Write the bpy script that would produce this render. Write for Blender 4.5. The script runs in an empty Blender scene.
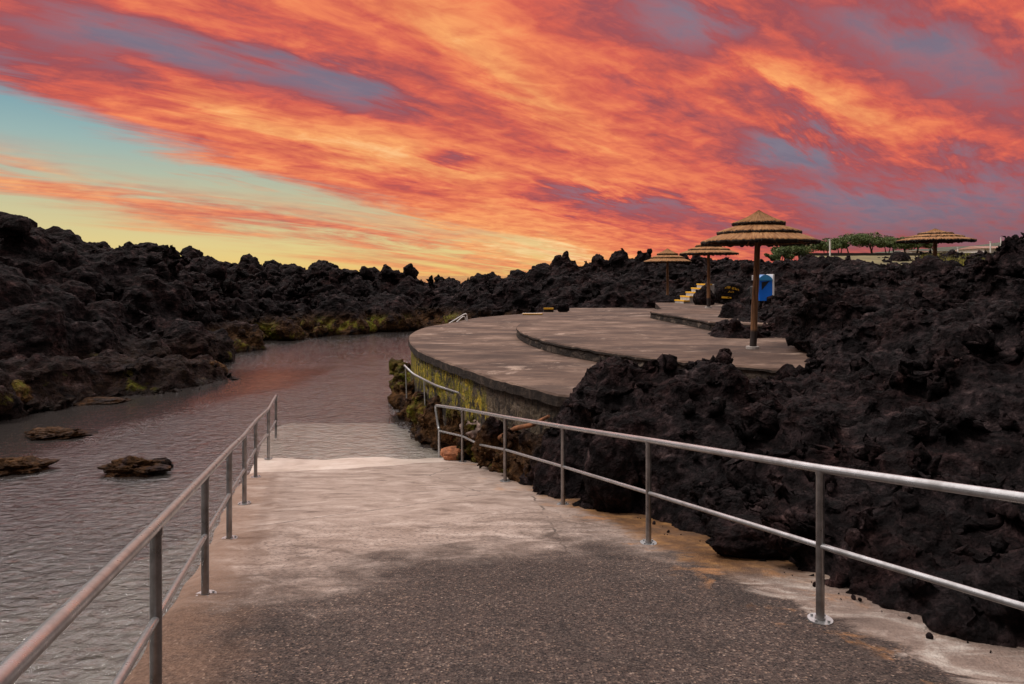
import bpy, math, random
import numpy as np
from mathutils import Vector, Matrix, noise as mnoise
random.seed(7); RNG = np.random.default_rng(7)
sc = bpy.context.scene
COL = sc.collection
F = 683.0; EYE = 3.5; V0 = 275.0
def W(u, v, D): return Vector(((u-512)/F*D, D, EYE-(v-V0)/F*D))
def lin(r, g, b):
    f = lambda c: ((c/255+0.055)/1.055)**2.4 if c/255 > 0.04045 else c/255/12.92
    return (f(r), f(g), f(b), 1.0)

# ------------------------------------------------------------------ camera, render
cam = bpy.data.cameras.new('camera'); co = bpy.data.objects.new('camera', cam); COL.objects.link(co)
cam.sensor_width = 36; cam.lens = F/1024*36; cam.shift_y = -(342-V0)/1024
co.location = (0, 0, EYE); co.rotation_euler = (math.radians(90), 0, 0)
cam.clip_start = 0.05; cam.clip_end = 6000
sc.camera = co
sc.view_settings.view_transform = 'Standard'; sc.view_settings.look = 'None'
sc.view_settings.exposure = 0; sc.view_settings.gamma = 1
sc.render.engine = 'CYCLES'
sc.cycles.max_bounces = 6; sc.cycles.diffuse_bounces = 2; sc.cycles.glossy_bounces = 3
sc.cycles.transparent_max_bounces = 12; sc.cycles.transmission_bounces = 4; sc.cycles.volume_bounces = 0
sc.cycles.use_denoising = True
sc.cycles.caustics_reflective = False; sc.cycles.caustics_refractive = False

# ------------------------------------------------------------------ node helper
class N:
    def __init__(s, tree): s.t = tree; s.n = tree.nodes; s.l = tree.links
    def node(s, typ, **kw):
        n = s.n.new(typ)
        for k, v in kw.items(): setattr(n, k, v)
        return n
    def put(s, sock, v):
        if hasattr(v, 'is_output') or isinstance(v, bpy.types.NodeSocket): s.l.new(v, sock)
        elif v is not None: sock.default_value = v
    def m(s, op, a, b=None, c=None, clamp=False):
        n = s.node('ShaderNodeMath', operation=op, use_clamp=clamp)
        s.put(n.inputs[0], a)
        if b is not None: s.put(n.inputs[1], b)
        if c is not None: s.put(n.inputs[2], c)
        return n.outputs[0]
    def ss(s, x, a, b, lo=0.0, hi=1.0):
        n = s.node('ShaderNodeMapRange', interpolation_type='SMOOTHSTEP')
        s.put(n.inputs[0], x); n.inputs[1].default_value = a; n.inputs[2].default_value = b
        n.inputs[3].default_value = lo; n.inputs[4].default_value = hi
        return n.outputs[0]
    def mix(s, f, a, b, mode='MIX'):
        n = s.node('ShaderNodeMix', data_type='RGBA', blend_type=mode)
        s.put(n.inputs[0], f); s.put(n.inputs[6], a); s.put(n.inputs[7], b)
        return n.outputs[2]
    def ramp(s, f, stops, interp='LINEAR'):
        n = s.node('ShaderNodeValToRGB'); r = n.color_ramp; r.interpolation = interp
        while len(r.elements) < len(stops): r.elements.new(0.5)
        for e, (p, c) in zip(r.elements, stops): e.position = p; e.color = c if len(c) == 4 else (*c, 1)
        s.put(n.inputs[0], f); return n.outputs[0]
    def noise(s, vec, scale, detail=5, rough=0.55, dist=0.0, out=0):
        n = s.node('ShaderNodeTexNoise'); s.put(n.inputs['Vector'], vec)
        n.inputs['Scale'].default_value = scale; n.inputs['Detail'].default_value = detail
        n.inputs['Roughness'].default_value = rough; n.inputs['Distortion'].default_value = dist
        return n.outputs[out]
    def voro(s, vec, scale, feature='F1', out='Distance', rand=1.0):
        n = s.node('ShaderNodeTexVoronoi', feature=feature); s.put(n.inputs['Vector'], vec)
        n.inputs['Scale'].default_value = scale; n.inputs['Randomness'].default_value = rand
        return n.outputs[out]
    def mapping(s, vec, loc=(0,0,0), rot=(0,0,0), sca=(1,1,1)):
        n = s.node('ShaderNodeMapping'); s.put(n.inputs[0], vec)
        n.inputs[1].default_value = loc; n.inputs[2].default_value = rot; n.inputs[3].default_value = sca
        return n.outputs[0]
    def sep(s, v):
        n = s.node('ShaderNodeSeparateXYZ'); s.put(n.inputs[0], v); return n.outputs
    def comb(s, x, y, z):
        n = s.node('ShaderNodeCombineXYZ')
        for i, v in enumerate((x, y, z)): s.put(n.inputs[i], v)
        return n.outputs[0]

# ------------------------------------------------------------------ sky
def pu(u): return math.atan((u-512)/F)*F
def pv(u, v):
    return math.atan((V0-v)/F*math.cos(math.atan((u-512)/F)))*F
def make_sky():
    w = bpy.data.worlds.new('World'); sc.world = w; w.use_nodes = True
    t = N(w.node_tree); t.n.clear()
    d = t.node('ShaderNodeTexCoord').outputs['Generated']
    x, y, z = t.sep(d)[0:3]
    A = t.m('MULTIPLY', t.m('ARCTAN2', x, y), F)
    hz = t.m('SQRT', t.m('ADD', t.m('MULTIPLY', x, x), t.m('MULTIPLY', y, y)))
    E = t.m('MULTIPLY', t.m('ARCTAN2', z, hz), F)
    # cloud sheet seen in perspective: project the view direction on a high plane
    zz = t.m('ADD', t.m('MAXIMUM', z, 0.0), 0.16)
    P = t.comb(t.m('DIVIDE', x, zz), t.m('DIVIDE', y, zz), 0.0)
    def streak(az, along, across, scale, detail, rough, dist, seed):
        v = t.mapping(P, loc=(seed, seed*0.7, seed), rot=(0, 0, math.radians(az)))
        v = t.mapping(v, sca=(across, along, 1))
        return t.noise(v, scale, detail, rough, dist)
    n1 = streak(52, 0.30, 1.0, 1.7, 5, 0.62, 0.5, 3.1)
    n2 = streak(44, 0.22, 1.0, 4.2, 6, 0.66, 0.5, 8.4)
    n3 = streak(60, 0.60, 1.0, 11.0, 5, 0.62, 0.4, 1.7)
    n4 = streak(48, 0.10, 1.0, 7.0, 5, 0.6, 0.0, 5.0)
    w1 = t.m('SUBTRACT', n1, 0.5); w2 = t.m('SUBTRACT', n2, 0.5)
    Aw = t.m('ADD', A, t.m('MULTIPLY', w2, 120))
    Ew = t.m('ADD', E, t.m('ADD', t.m('MULTIPLY', w1, 70), t.m('MULTIPLY', w2, 36)))
    def gauss(u, v, su, sv, deg, amp):
        cu, cv = pu(u), pv(u, v); a = math.radians(deg)
        dx = t.m('SUBTRACT', Aw, cu); dy = t.m('SUBTRACT', Ew, cv)
        # deg > 0: runs down to the right
        p = t.m('ADD', t.m('MULTIPLY', dx, math.cos(a)/su), t.m('MULTIPLY', dy, -math.sin(a)/su))
        q = t.m('ADD', t.m('MULTIPLY', dx, math.sin(a)/sv), t.m('MULTIPLY', dy, math.cos(a)/sv))
        r = t.m('ADD', t.m('MULTIPLY', p, p), t.m('MULTIPLY', q, q))
        return t.m('MULTIPLY', t.m('EXPONENT', t.m('MULTIPLY', r, -1.0)), amp)
    GS = SKY_G
    T = None
    for g in GS:
        T = gauss(*g) if T is None else t.m('ADD', T, gauss(*g))
    T = t.m('ADD', T, 0.52)
    T = t.m('ADD', T, t.m('MULTIPLY', w1, 0.60))
    T = t.m('ADD', T, t.m('MULTIPLY', w2, 0.50))
    T = t.m('ADD', T, t.m('MULTIPLY', t.m('SUBTRACT', n3, 0.5), 0.46))
    T = t.m('ADD', T, t.m('MULTIPLY', t.m('SUBTRACT', n4, 0.5), 0.35))
    T = t.m('MAXIMUM', T, t.m('ADD', 0.02, t.m('MULTIPLY', T, 0.4)))
    cloud = t.ramp(T, [(0.0, lin(132, 122, 138)), (0.18, lin(158, 108, 118)), (0.32, lin(170, 88, 92)), (0.47, lin(218, 102, 86)),
                       (0.62, lin(240, 132, 92)), (0.80, lin(252, 168, 106)), (1.0, lin(255, 212, 152))])
    cloud = t.mix(t.m('MULTIPLY', t.ss(t.m('ADD', t.m('MULTIPLY', n3, .6), t.m('MULTIPLY', n4, .4)), .62, .36), .34), cloud, t.mix(1.0, cloud, (.62, .60, .72, 1), 'MULTIPLY'))
    # clear sky: measured gradient over a Nishita sky with the sun low
    En = t.m('DIVIDE', E, 280.0)
    clear = t.ramp(En, [(0.0, lin(252, 212, 122)), (0.10, lin(236, 214, 146)), (0.26, lin(200, 202, 166)),
                        (0.42, lin(160, 188, 184)), (0.60, lin(104, 158, 180)), (1.0, lin(78, 128, 168))])
    sky = t.node('ShaderNodeTexSky', sky_type='NISHITA', sun_disc=False)
    sky.sun_elevation = SUN_EL; sky.sun_rotation = SUN_AZ
    nis = t.mix(1.0, sky.outputs[0], (0.03, 0.03, 0.03, 1), 'MULTIPLY')
    clear = t.mix(0.12, clear, nis)
    # coverage
    def line(u1, v1, u2, v2):      # signed height above a line in angle space
        a1, b1, a2, b2 = pu(u1), pv(u1, v1), pu(u2), pv(u2, v2)
        m = (b2-b1)/(a2-a1)
        return t.m('SUBTRACT', Ew, t.m('ADD', t.m('MULTIPLY', Aw, m), b1-m*a1))
    s1 = t.ss(line(0, 92, 370, 212), -5, 22)
    b = line(0, 165, 540, 262)
    wdt = t.ss(Aw, pu(-100), pu(520), 15, 27)
    bb = t.m('DIVIDE', b, wdt); band = t.m('EXPONENT', t.m('MULTIPLY', t.m('MULTIPLY', bb, bb), -1.0))
    band = t.m('MULTIPLY', t.m('MULTIPLY', band, t.ss(n2, 0.32, 0.56)), .88)
    right = t.ss(t.m('ADD', Aw, t.m('MULTIPLY', Ew, 1.5)), pu(430), pu(640))
    haze = t.ss(Ew, 8, 40)
    cov = t.m('MAXIMUM', t.m('MAXIMUM', s1, band), t.m('MULTIPLY', right, t.m('MAXIMUM', haze, t.ss(A, pu(520), pu(720)))))
    col = t.mix(cov, clear, cloud)
    # low mauve air on the right
    lo = t.m('MULTIPLY', t.ss(E, 75, 10), t.ss(A, pu(690), pu(960)))
    col = t.mix(t.m('MULTIPLY', lo, 0.62), col, lin(132, 84, 86))
    # the unseen overcast overhead and behind: grey lavender, brightness shaped to light the scene
    up = t.ss(t.m('DIVIDE', E, F), 0.39, 0.50)
    bk = t.ss(t.m('ABSOLUTE', A), 0.74*F, 1.15*F)
    g = t.mix(t.ss(n1, 0.3, 0.7), ZEN_A, ZEN_B)
    g = t.mix(t.m('MULTIPLY', t.ss(y, 0.1, 0.6), t.ss(E, 850, 520)), g, (2.35, 2.12, 2.05, 1))  # band above the view, brightened to light the water and rock tops
    low = t.mix(t.ss(E, 260, 620), (0.20, 0.165, 0.16, 1), g)  # low sky behind darkened so sides facing the camera stay dark
    low = t.mix(t.ss(y, 0.0, 0.45), low, g)
    col = t.mix(t.m('MAXIMUM', up, bk), col, low)
    bg = t.node('ShaderNodeBackground'); t.put(bg.inputs[0], col); bg.inputs[1].default_value = 1.0
    o = t.node('ShaderNodeOutputWorld'); t.l.new(bg.outputs[0], o.inputs[0])
SUN_EL = math.radians(58); SUN_AZ = math.radians(262)
ZEN_A = (0.56, 0.49, 0.47, 1); ZEN_B = (0.86, 0.79, 0.76, 1)
SKY_G = [ # u, v, su, sv, slope deg, amp
 (400, 150, 150, 26, 22, .30), (200, 92, 130, 10, 18, .25), (470, 40, 90, 26, 30, .18), (540, 110, 90, 20, 30, .25),
 (840, 110, 90, 18, 28, .30), (760, 70, 50, 14, 40, .20), (600, 180, 120, 20, 12, .18), (940, 135, 80, 16, 20, .12),
 (480, 225, 110, 12, 10, .18), (540, 252, 90, 12, 4, .42), (650, 225, 100, 14, 4, .08), (30, 160, 50, 12, 5, .15),
 (90, 40, 90, 22, 14, -.45), (230, 66, 120, 20, 16, -.44), (350, 98, 70, 16, 18, -.36), (10, 75, 60, 18, 15, -.2), (690, 28, 60, 22, 20, -.40),
 (790, 152, 46, 16, 14, -.62), (770, 95, 30, 12, 30, -.30), (590, 205, 90, 10, 10, -.42), (455, 160, 22, 6, 15, -.42), (560,165,60,10,12,-.15),
 (980, 60, 110, 40, 20, -.28), (985, 190, 110, 26, 12, -.30), (860, 205, 90, 16, 8, -.34), (720, 225, 60, 8, 4, -.15),
 (960, 150, 190, 120, 0, -.10), (1000, 20, 150, 40, 10, -.12), (620, 20, 110, 26, 18, -.14), (880, 30, 60, 14, 20, -.12), (640, 100, 60, 12, 25, -.12), (930, 235, 140, 14, 2, -.28),
]
make_sky()
sun = bpy.data.lights.new('sun', 'SUN'); sun.energy = 2.2; sun.angle = math.radians(15); sun.color = (1.0, 0.93, 0.87)
so = bpy.data.objects.new('sun', sun); COL.objects.link(so)
_d = Vector((math.sin(SUN_AZ)*math.cos(SUN_EL), math.cos(SUN_AZ)*math.cos(SUN_EL), math.sin(SUN_EL)))
so.rotation_euler = _d.to_track_quat('Z', 'Y').to_euler()
wc = sc.world.cycles; wc.sampling_method = 'MANUAL'; wc.sample_map_resolution = 256
# ------------------------------------------------------------------ object helpers
def tag(o, label=None, cat=None, group=None, kind=None):
    for k, v in (('label', label), ('category', cat), ('group', group), ('kind', kind)):
        if v: o[k] = v
    return o
def link(name, me, mat=None, parent=None):
    o = bpy.data.objects.new(name, me); COL.objects.link(o)
    if mat is not None:
        for m_ in (mat if isinstance(mat, (list, tuple)) else [mat]): me.materials.append(m_)
    if parent is not None: o.parent = parent
    return o
def empty(name, loc=(0, 0, 0), label=None, cat=None, group=None):
    o = bpy.data.objects.new(name, None); COL.objects.link(o); o.location = loc; o.empty_display_size = .2
    return tag(o, label, cat, group)
def mesh(vs, fs, smooth=False, idx=None):
    me = bpy.data.meshes.new('m'); me.from_pydata([tuple(v) for v in vs], [], fs); me.update()
    if smooth: me.polygons.foreach_set('use_smooth', [True]*len(me.polygons))
    if idx is not None: me.polygons.foreach_set('material_index', idx)
    return me
class MB:
    def __init__(s): s.v = []; s.f = []; s.i = []
    def add(s, vs, fs, mi=0):
        b = len(s.v); s.v += [tuple(v) for v in vs]; s.f += [tuple(b+k for k in f) for f in fs]; s.i += [mi]*len(fs)
    def box(s, c, h, rz=0, mi=0, bev=0.0, tilt=None):
        R = Matrix.Rotation(rz, 3, 'Z')
        if tilt is not None: R = R @ tilt
        hx, hy, hz = h; b = bev
        if b <= 0:
            P = [(sx*hx, sy*hy, sz*hz) for sz in (-1, 1) for sx, sy in ((-1,-1),(1,-1),(1,1),(-1,1))]
            fs = [(3,2,1,0),(4,5,6,7),(0,1,5,4),(1,2,6,5),(2,3,7,6),(3,0,4,7)]
        else:
            ring = lambda k, z: [(-hx+k,-hy+b,z),(-hx+b,-hy+k,z),(hx-b,-hy+k,z),(hx-k,-hy+b,z),(hx-k,hy-b,z),(hx-b,hy-k,z),(-hx+b,hy-k,z),(-hx+k,hy-b,z)]
            P = ring(b*.9, -hz)+ring(0, -hz+b)+ring(0, hz-b)+ring(b*.9, hz)
            fs = [tuple(range(7,-1,-1)), tuple(range(24,32))]
            for r in range(3):
                for k in range(8): k2 = (k+1) % 8; fs.append((r*8+k, r*8+k2, r*8+8+k2, r*8+8+k))
        s.add([R @ Vector(p)+Vector(c) for p in P], fs, mi)
    def tube(s, pts, r, n=12, cap=True, mi=0):
        pts = [Vector(p) for p in pts]; rs = r if isinstance(r, (list, tuple)) else [r]*len(pts)
        up = Vector((0, 0, 1)); rings = []; prev = None
        for i, p in enumerate(pts):
            a = (pts[i]-pts[i-1]).normalized() if i > 0 else None
            c = (pts[i+1]-pts[i]).normalized() if i < len(pts)-1 else None
            t = (a or c) if (a is None or c is None) else (a+c).normalized()
            if prev is None:
                e = up if abs(t.dot(up)) < 0.95 else Vector((1, 0, 0))
                u_ = t.cross(e).normalized()
            else: u_ = (prev-t*prev.dot(t)).normalized()
            w_ = t.cross(u_); prev = u_
            k = 1.0
            if a is not None and c is not None: k = 1/max(0.5, math.sqrt((1+a.dot(c))/2))
            rings.append([p+(u_*math.cos(2*math.pi*j/n)+w_*math.sin(2*math.pi*j/n))*rs[i]*(k if k < 1.3 else 1.3) for j in range(n)])
        vs = [v for ri in rings for v in ri]; fs = []
        for i in range(len(rings)-1):
            for j in range(n): j2 = (j+1) % n; fs.append((i*n+j, i*n+j2, (i+1)*n+j2, (i+1)*n+j))
        if cap: fs.append(tuple(range(n-1, -1, -1))); fs.append(tuple((len(rings)-1)*n+j for j in range(n)))
        s.add(vs, fs, mi)
    def build(s, name, mat, parent=None, smooth=False):
        me = mesh(s.v, s.f, smooth, s.i)
        if smooth:
            try: me.set_sharp_from_angle(angle=math.radians(45))
            except Exception: pass
        return link(name, me, mat, parent)
def arc(pts, steps=5, rad=0.12):          # round the corners of a polyline
    pts = [Vector(p) for p in pts]; out = [pts[0]]
    for i in range(1, len(pts)-1):
        a, b, c = pts[i-1], pts[i], pts[i+1]
        d1 = min(rad, (a-b).length*.45); d2 = min(rad, (c-b).length*.45)
        p1 = b+(a-b).normalized()*d1; p2 = b+(c-b).normalized()*d2
        for k in range(steps+1):
            t = k/steps; out.append(p1*(1-t)**2+b*2*t*(1-t)+p2*t*t)
    out.append(pts[-1]); return out
def catmull(pts, n=10, closed=False):
    pts = [Vector(p) for p in pts]; out = []; L = len(pts)
    rng = range(L) if closed else range(L-1)
    for i in rng:
        g = (lambda k: pts[k % L]) if closed else (lambda k: pts[max(0, min(L-1, k))])
        p0, p1, p2, p3 = g(i-1), g(i), g(i+1), g(i+2)
        for k in range(n):
            t = k/n; out.append(0.5*((2*p1)+(-p0+p2)*t+(2*p0-5*p1+4*p2-p3)*t*t+(-p0+3*p1-3*p2+p3)*t**3))
    if not closed: out.append(pts[-1])
    return out

# ------------------------------------------------------------------ materials
def newmat(name):
    m_ = bpy.data.materials.new(name); m_.use_nodes = True
    t = N(m_.node_tree); b = t.n['Principled BSDF']; return m_, t, b
def bump(t, b, h, strength=0.5, dist=0.02, prev=None):
    n = t.node('ShaderNodeBump'); n.inputs['Strength'].default_value = strength; n.inputs['Distance'].default_value = dist
    t.put(n.inputs['Height'], h)
    if prev is not None: t.put(n.inputs['Normal'], prev)
    t.l.new(n.outputs[0], b.inputs['Normal']); return n.outputs[0]
def obj_co(t): return t.node('ShaderNodeTexCoord').outputs['Object']
def pos_co(t): return t.node('ShaderNodeNewGeometry').outputs['Position']

def mat_rock(name, algae=0.0, brown=0.0, scale=1.0, light=1.0):
    m_, t, b = newmat(name); p = pos_co(t)
    n1 = t.noise(p, 0.55*scale, 5, .6); n2 = t.noise(p, 3.2*scale, 7, .74, .6); n3 = t.noise(p, 19*scale, 6, .78)
    v1 = t.voro(t.mapping(p, sca=(1, 1, 1.3)), 7.5*scale); v2 = t.voro(p, 26*scale)
    L = light
    c = t.ramp(n2, [(0.30, (.0026*L, .0022*L, .0026*L)), (0.47, (.0075*L, .0058*L, .0064*L)), (0.59, (.027*L, .0185*L, .0195*L)), (0.71, (.105*L, .074*L, .072*L))])
    c = t.mix(t.ss(n1, .42, .68, 0, .7), c, t.mix(1.0, c, (1.25, .80, .72, 1), 'MULTIPLY'))
    c = t.mix(t.m('MULTIPLY', t.ss(n3, .58, .76), .40), c, (.13*L, .10*L, .092*L, 1))   # pale dust and lichen flecks
    c = t.mix(t.m('MULTIPLY', t.ss(n3, .44, .28), .6), c, (.007, .006, .007, 1))
    z = t.sep(p)[2]
    if brown > 0:
        nb = t.noise(p, 1.9, 5, .65, .4)
        zb = t.ss(z, 1.5, .5)
        bc = t.ramp(t.noise(p, 8, 4, .7), [(0.3, (.030, .017, .009)), (0.5, (.085, .042, .018)), (0.7, (.21, .105, .045)), (.85, (.33, .22, .12))])
        c = t.mix(t.m('MULTIPLY', t.m('MULTIPLY', zb, t.ss(nb, .34, .52)), brown), c, bc)
    if algae > 0:
        na = t.noise(t.mapping(p, loc=(7, 3, 1)), 0.75, 5, .6, .3)
        zz = t.m('MULTIPLY', t.ss(z, 1.15, .55), t.ss(z, .0, .15))
        ac = t.ramp(t.noise(p, 6, 5, .7), [(0.30, (.09, .055, .014)), (0.46, (.20, .16, .020)), (0.60, (.16, .20, .02)), (0.78, (.38, .25, .06))])
        c = t.mix(t.m('MULTIPLY', t.m('MULTIPLY', zz, t.ss(na, 1.12-algae*.62, 1.24-algae*.62)), .9), c, ac)
    wet = t.ss(z, .28, .05)                                                    # tide line: wet rock is darker and glossier
    c = t.mix(wet, c, t.mix(1.0, c, (.5, .45, .42, 1), 'MULTIPLY'))
    t.put(b.inputs['Base Color'], c)
    t.put(b.inputs['Roughness'], t.m('SUBTRACT', t.ss(n3, .2, .8, .62, .95), t.m('MULTIPLY', wet, .4)))
    b.inputs['Specular IOR Level'].default_value = .07
    h = t.m('ADD', t.m('MULTIPLY', v1, -1.0), t.m('MULTIPLY', n2, 1.1))
    nn = bump(t, b, h, .9, .09/scale)
    h2 = t.m('ADD', t.m('MULTIPLY', v2, -.7), n3)
    bump(t, b, h2, 1.0, .032/scale, nn)
    return m_
def mat_simple(name, col, rough=.7, metal=0.0, noise_amt=.25, nscale=6, bumpd=.004, spec=.4):
    m_, t, b = newmat(name); p = obj_co(t)
    n = t.noise(p, nscale, 5, .65)
    c = t.mix(t.ss(n, .3, .7, 0, 1), tuple(x*(1-noise_amt) for x in col[:3])+(1,), tuple(min(1, x*(1+noise_amt)) for x in col[:3])+(1,))
    t.put(b.inputs['Base Color'], c); t.put(b.inputs['Roughness'], t.ss(n, .2, .8, max(0, rough-.1), min(1, rough+.1)))
    b.inputs['Metallic'].default_value = metal; b.inputs['Specular IOR Level'].default_value = spec
    if bumpd: bump(t, b, n, .4, bumpd)
    return m_
def mat_steel():
    m_, t, b = newmat('brushed_steel'); p = pos_co(t)
    n = t.noise(t.mapping(p, sca=(1, 1, 1)), 7, 6, .7); n2 = t.noise(p, 120, 3, .6)
    sp = t.noise(p, 45, 5, .7)
    c = t.mix(t.ss(n, .35, .7), (.46, .475, .49, 1), (.29, .29, .29, 1))
    rust = t.m('MULTIPLY', t.ss(sp, .63, .74), .55)
    c = t.mix(rust, c, (.24, .15, .10, 1))
    t.put(b.inputs['Base Color'], c); t.put(b.inputs['Metallic'], t.m('SUBTRACT', .72, t.m('MULTIPLY', rust, .6)))
    t.put(b.inputs['Roughness'], t.ss(n, .2, .8, .22, .40)); bump(t, b, n2, .12, .002)
    return m_
def mat_ramp():
    m_, t, b = newmat('ramp_concrete'); p = pos_co(t); x, y, z = t.sep(p)[0:3]
    big = t.noise(p, .55, 5, .6, .4); mid = t.noise(t.mapping(p, sca=(1, 1.6, 1)), 1.9, 8, .68, .8); fine = t.noise(p, 26, 6, .75)
    stoneV = t.node('ShaderNodeTexVoronoi'); t.put(stoneV.inputs['Vector'], t.mapping(p, sca=(1, 1, .2))); stoneV.inputs['Scale'].default_value = 66
    peb = t.noise(p, 60, 3, .6); peb2 = t.noise(p, 24, 4, .7)
    # smooth pale screed
    c = t.ramp(mid, [(.28, (.15, .102, .080)), (.44, (.30, .222, .182)), (.58, (.43, .335, .285)), (.76, (.60, .49, .43))])
    c = t.mix(t.m('MULTIPLY', t.ss(fine, .35, .7), .35), c, (.24, .18, .15, 1))
    strk = t.noise(t.mapping(p, rot=(0, 0, .25), sca=(.55, 2.6, 1)), 2.6, 7, .74, .8)
    c = t.mix(t.m('MULTIPLY', t.ss(strk, .55, .66), .75), c, (.12, .083, .066, 1))
    st2 = t.noise(t.mapping(p, loc=(4, 2, 0), sca=(.8, 1.5, 1)), 1.1, 8, .76, .8); c = t.mix(t.m('MULTIPLY', t.ss(st2, .54, .66), .55), c, (.20, .135, .10, 1))
    ck = t.voro(t.mix(.10, p, t.noise(p, 3, 4, .7, out=1)), .38, 'DISTANCE_TO_EDGE'); c = t.mix(t.m('MULTIPLY', t.m('MULTIPLY', t.ss(ck, .006, .0015), t.ss(mid, .45, .55)), .8), c, (.06, .045, .038, 1))
    c = t.mix(t.m('MULTIPLY', t.ss(strk, .43, .30), .35), c, (.60, .52, .47, 1))
    # worn zone with the dark aggregate showing, nearest the top of the ramp
    yy = t.m('ADD', y, t.m('ADD', t.m('MULTIPLY', t.m('SUBTRACT', big, .5), 3.4), t.m('MULTIPLY', t.m('SUBTRACT', mid, .5), 1.9)))
    yy = t.m('ADD', yy, t.m('MULTIPLY', t.m('ABSOLUTE', t.m('ADD', x, -.75)), .42))
    ag = t.ss(yy, 7.3, 5.4)
    sc_ = t.sep(stoneV.outputs['Color'])[0]
    agc = t.ramp(sc_, [(0, (.014, .011, .012)), (.46, (.028, .019, .016)), (.66, (.085, .056, .044)), (.80, (.17, .11, .082)), (.92, (.26, .175, .125)), (.985, (.40, .30, .235))], 'CONSTANT')
    agc = t.mix(t.ss(stoneV.outputs['Distance'], .38, .60), agc, (.10, .070, .060, 1))
    agc = t.mix(t.m('MULTIPLY', t.ss(peb2, .5, .68), .50), agc, (.26, .18, .145, 1))
    agc = t.mix(t.ss(sc_, .9, .8), agc, t.mix(1.0, agc, (.55, .52, .52, 1), 'MULTIPLY'))
    agc = t.mix(t.m('MULTIPLY', t.ss(t.noise(p, 2.3, 6, .72, .6), .50, .38), .6), agc, (.018, .013, .012, 1))
    agc = t.mix(t.m('MULTIPLY', t.ss(big, .56, .40), .55), agc, t.mix(1.0, agc, (.5, .46, .46, 1), 'MULTIPLY'))
    c = t.mix(t.m('MULTIPLY', ag, t.ss(peb, .25, .5, .55, 1)), c, agc)
    trans = t.m('MULTIPLY', t.ss(yy, 8.8, 7.2), t.ss(fine, .5, .62))
    c = t.mix(t.m('MULTIPLY', trans, .7), c, (.085, .062, .052, 1))
    # rust and seepage along the right edge (line of the handrail feet)
    edge = t.m('SUBTRACT', x, t.m('SUBTRACT', 3.40, t.m('MULTIPLY', y, .345)))        # 0 on the rail line
    e2 = t.m('ADD', edge, t.m('MULTIPLY', t.m('SUBTRACT', mid, .5), .9))
    rb = t.m('MULTIPLY', t.ss(e2, -.10, .16), t.m('MULTIPLY', t.ss(y, 4.7, 5.8), t.ss(y, 10.6, 8.2)))
    rc = t.ramp(t.noise(p, 3.3, 6, .7), [(.3, (.035, .018, .008)), (.5, (.15, .066, .020)), (.68, (.34, .17, .05)), (.85, (.40, .27, .12))])
    c = t.mix(t.m('MULTIPLY', rb, .92), c, rc)
    # light cement strip by the rocks, nearer the camera
    cs = t.m('MULTIPLY', t.ss(e2, -.02, .16), t.ss(y, 5.5, 4.9))
    c = t.mix(t.m('MULTIPLY', cs, t.ss(fine, .25, .6, .6, .95)), c, t.ramp(mid, [(.3, (.12, .085, .070)), (.5, (.27, .20, .165)), (.64, (.50, .44, .39)), (.8, (.72, .68, .63))]))
    orange = t.m('MULTIPLY', t.m('MULTIPLY', t.ss(e2, -.55, -.05), t.ss(edge, .9, .2)), t.ss(t.noise(p, 2.1, 6, .7, .6), .55, .70))
    c = t.mix(t.m('MULTIPLY', orange, .75), c, (.40, .19, .075, 1))
    # left edge: brown worn band
    le = t.m('ADD', x, t.m('ADD', .85, t.m('MULTIPLY', y, .313)))
    lb = t.m('MULTIPLY', t.ss(t.m('ADD', le, t.m('MULTIPLY', t.m('SUBTRACT', mid, .5), 1.0)), .75, .05), t.ss(y, 14, 11))
    c = t.mix(t.m('MULTIPLY', lb, .60), c, t.ramp(fine, [(.3, (.10, .055, .035)), (.6, (.27, .155, .10)), (.8, (.42, .30, .22))]))
    # puddly wet near the water
    wet = t.ss(t.m('ADD', z, t.m('MULTIPLY', t.m('SUBTRACT', mid, .5), .22)), .17, .03)
    c = t.mix(t.m('MULTIPLY', wet, .35), c, (.36, .29, .25, 1))
    t.put(b.inputs['Base Color'], c)
    t.put(b.inputs['Roughness'], t.m('SUBTRACT', .86, t.m('MULTIPLY', wet, .55))); b.inputs['Specular IOR Level'].default_value = .35
    nn = bump(t, b, t.m('MULTIPLY', t.m('ADD', stoneV.outputs['Distance'], t.m('MULTIPLY', peb, .6)), t.ss(ag, 0, 1, .12, 1)), .75, .012)
    bump(t, b, t.m('ADD', mid, t.m('MULTIPLY', fine, .12)), .5, .05, nn)
    return m_
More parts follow.
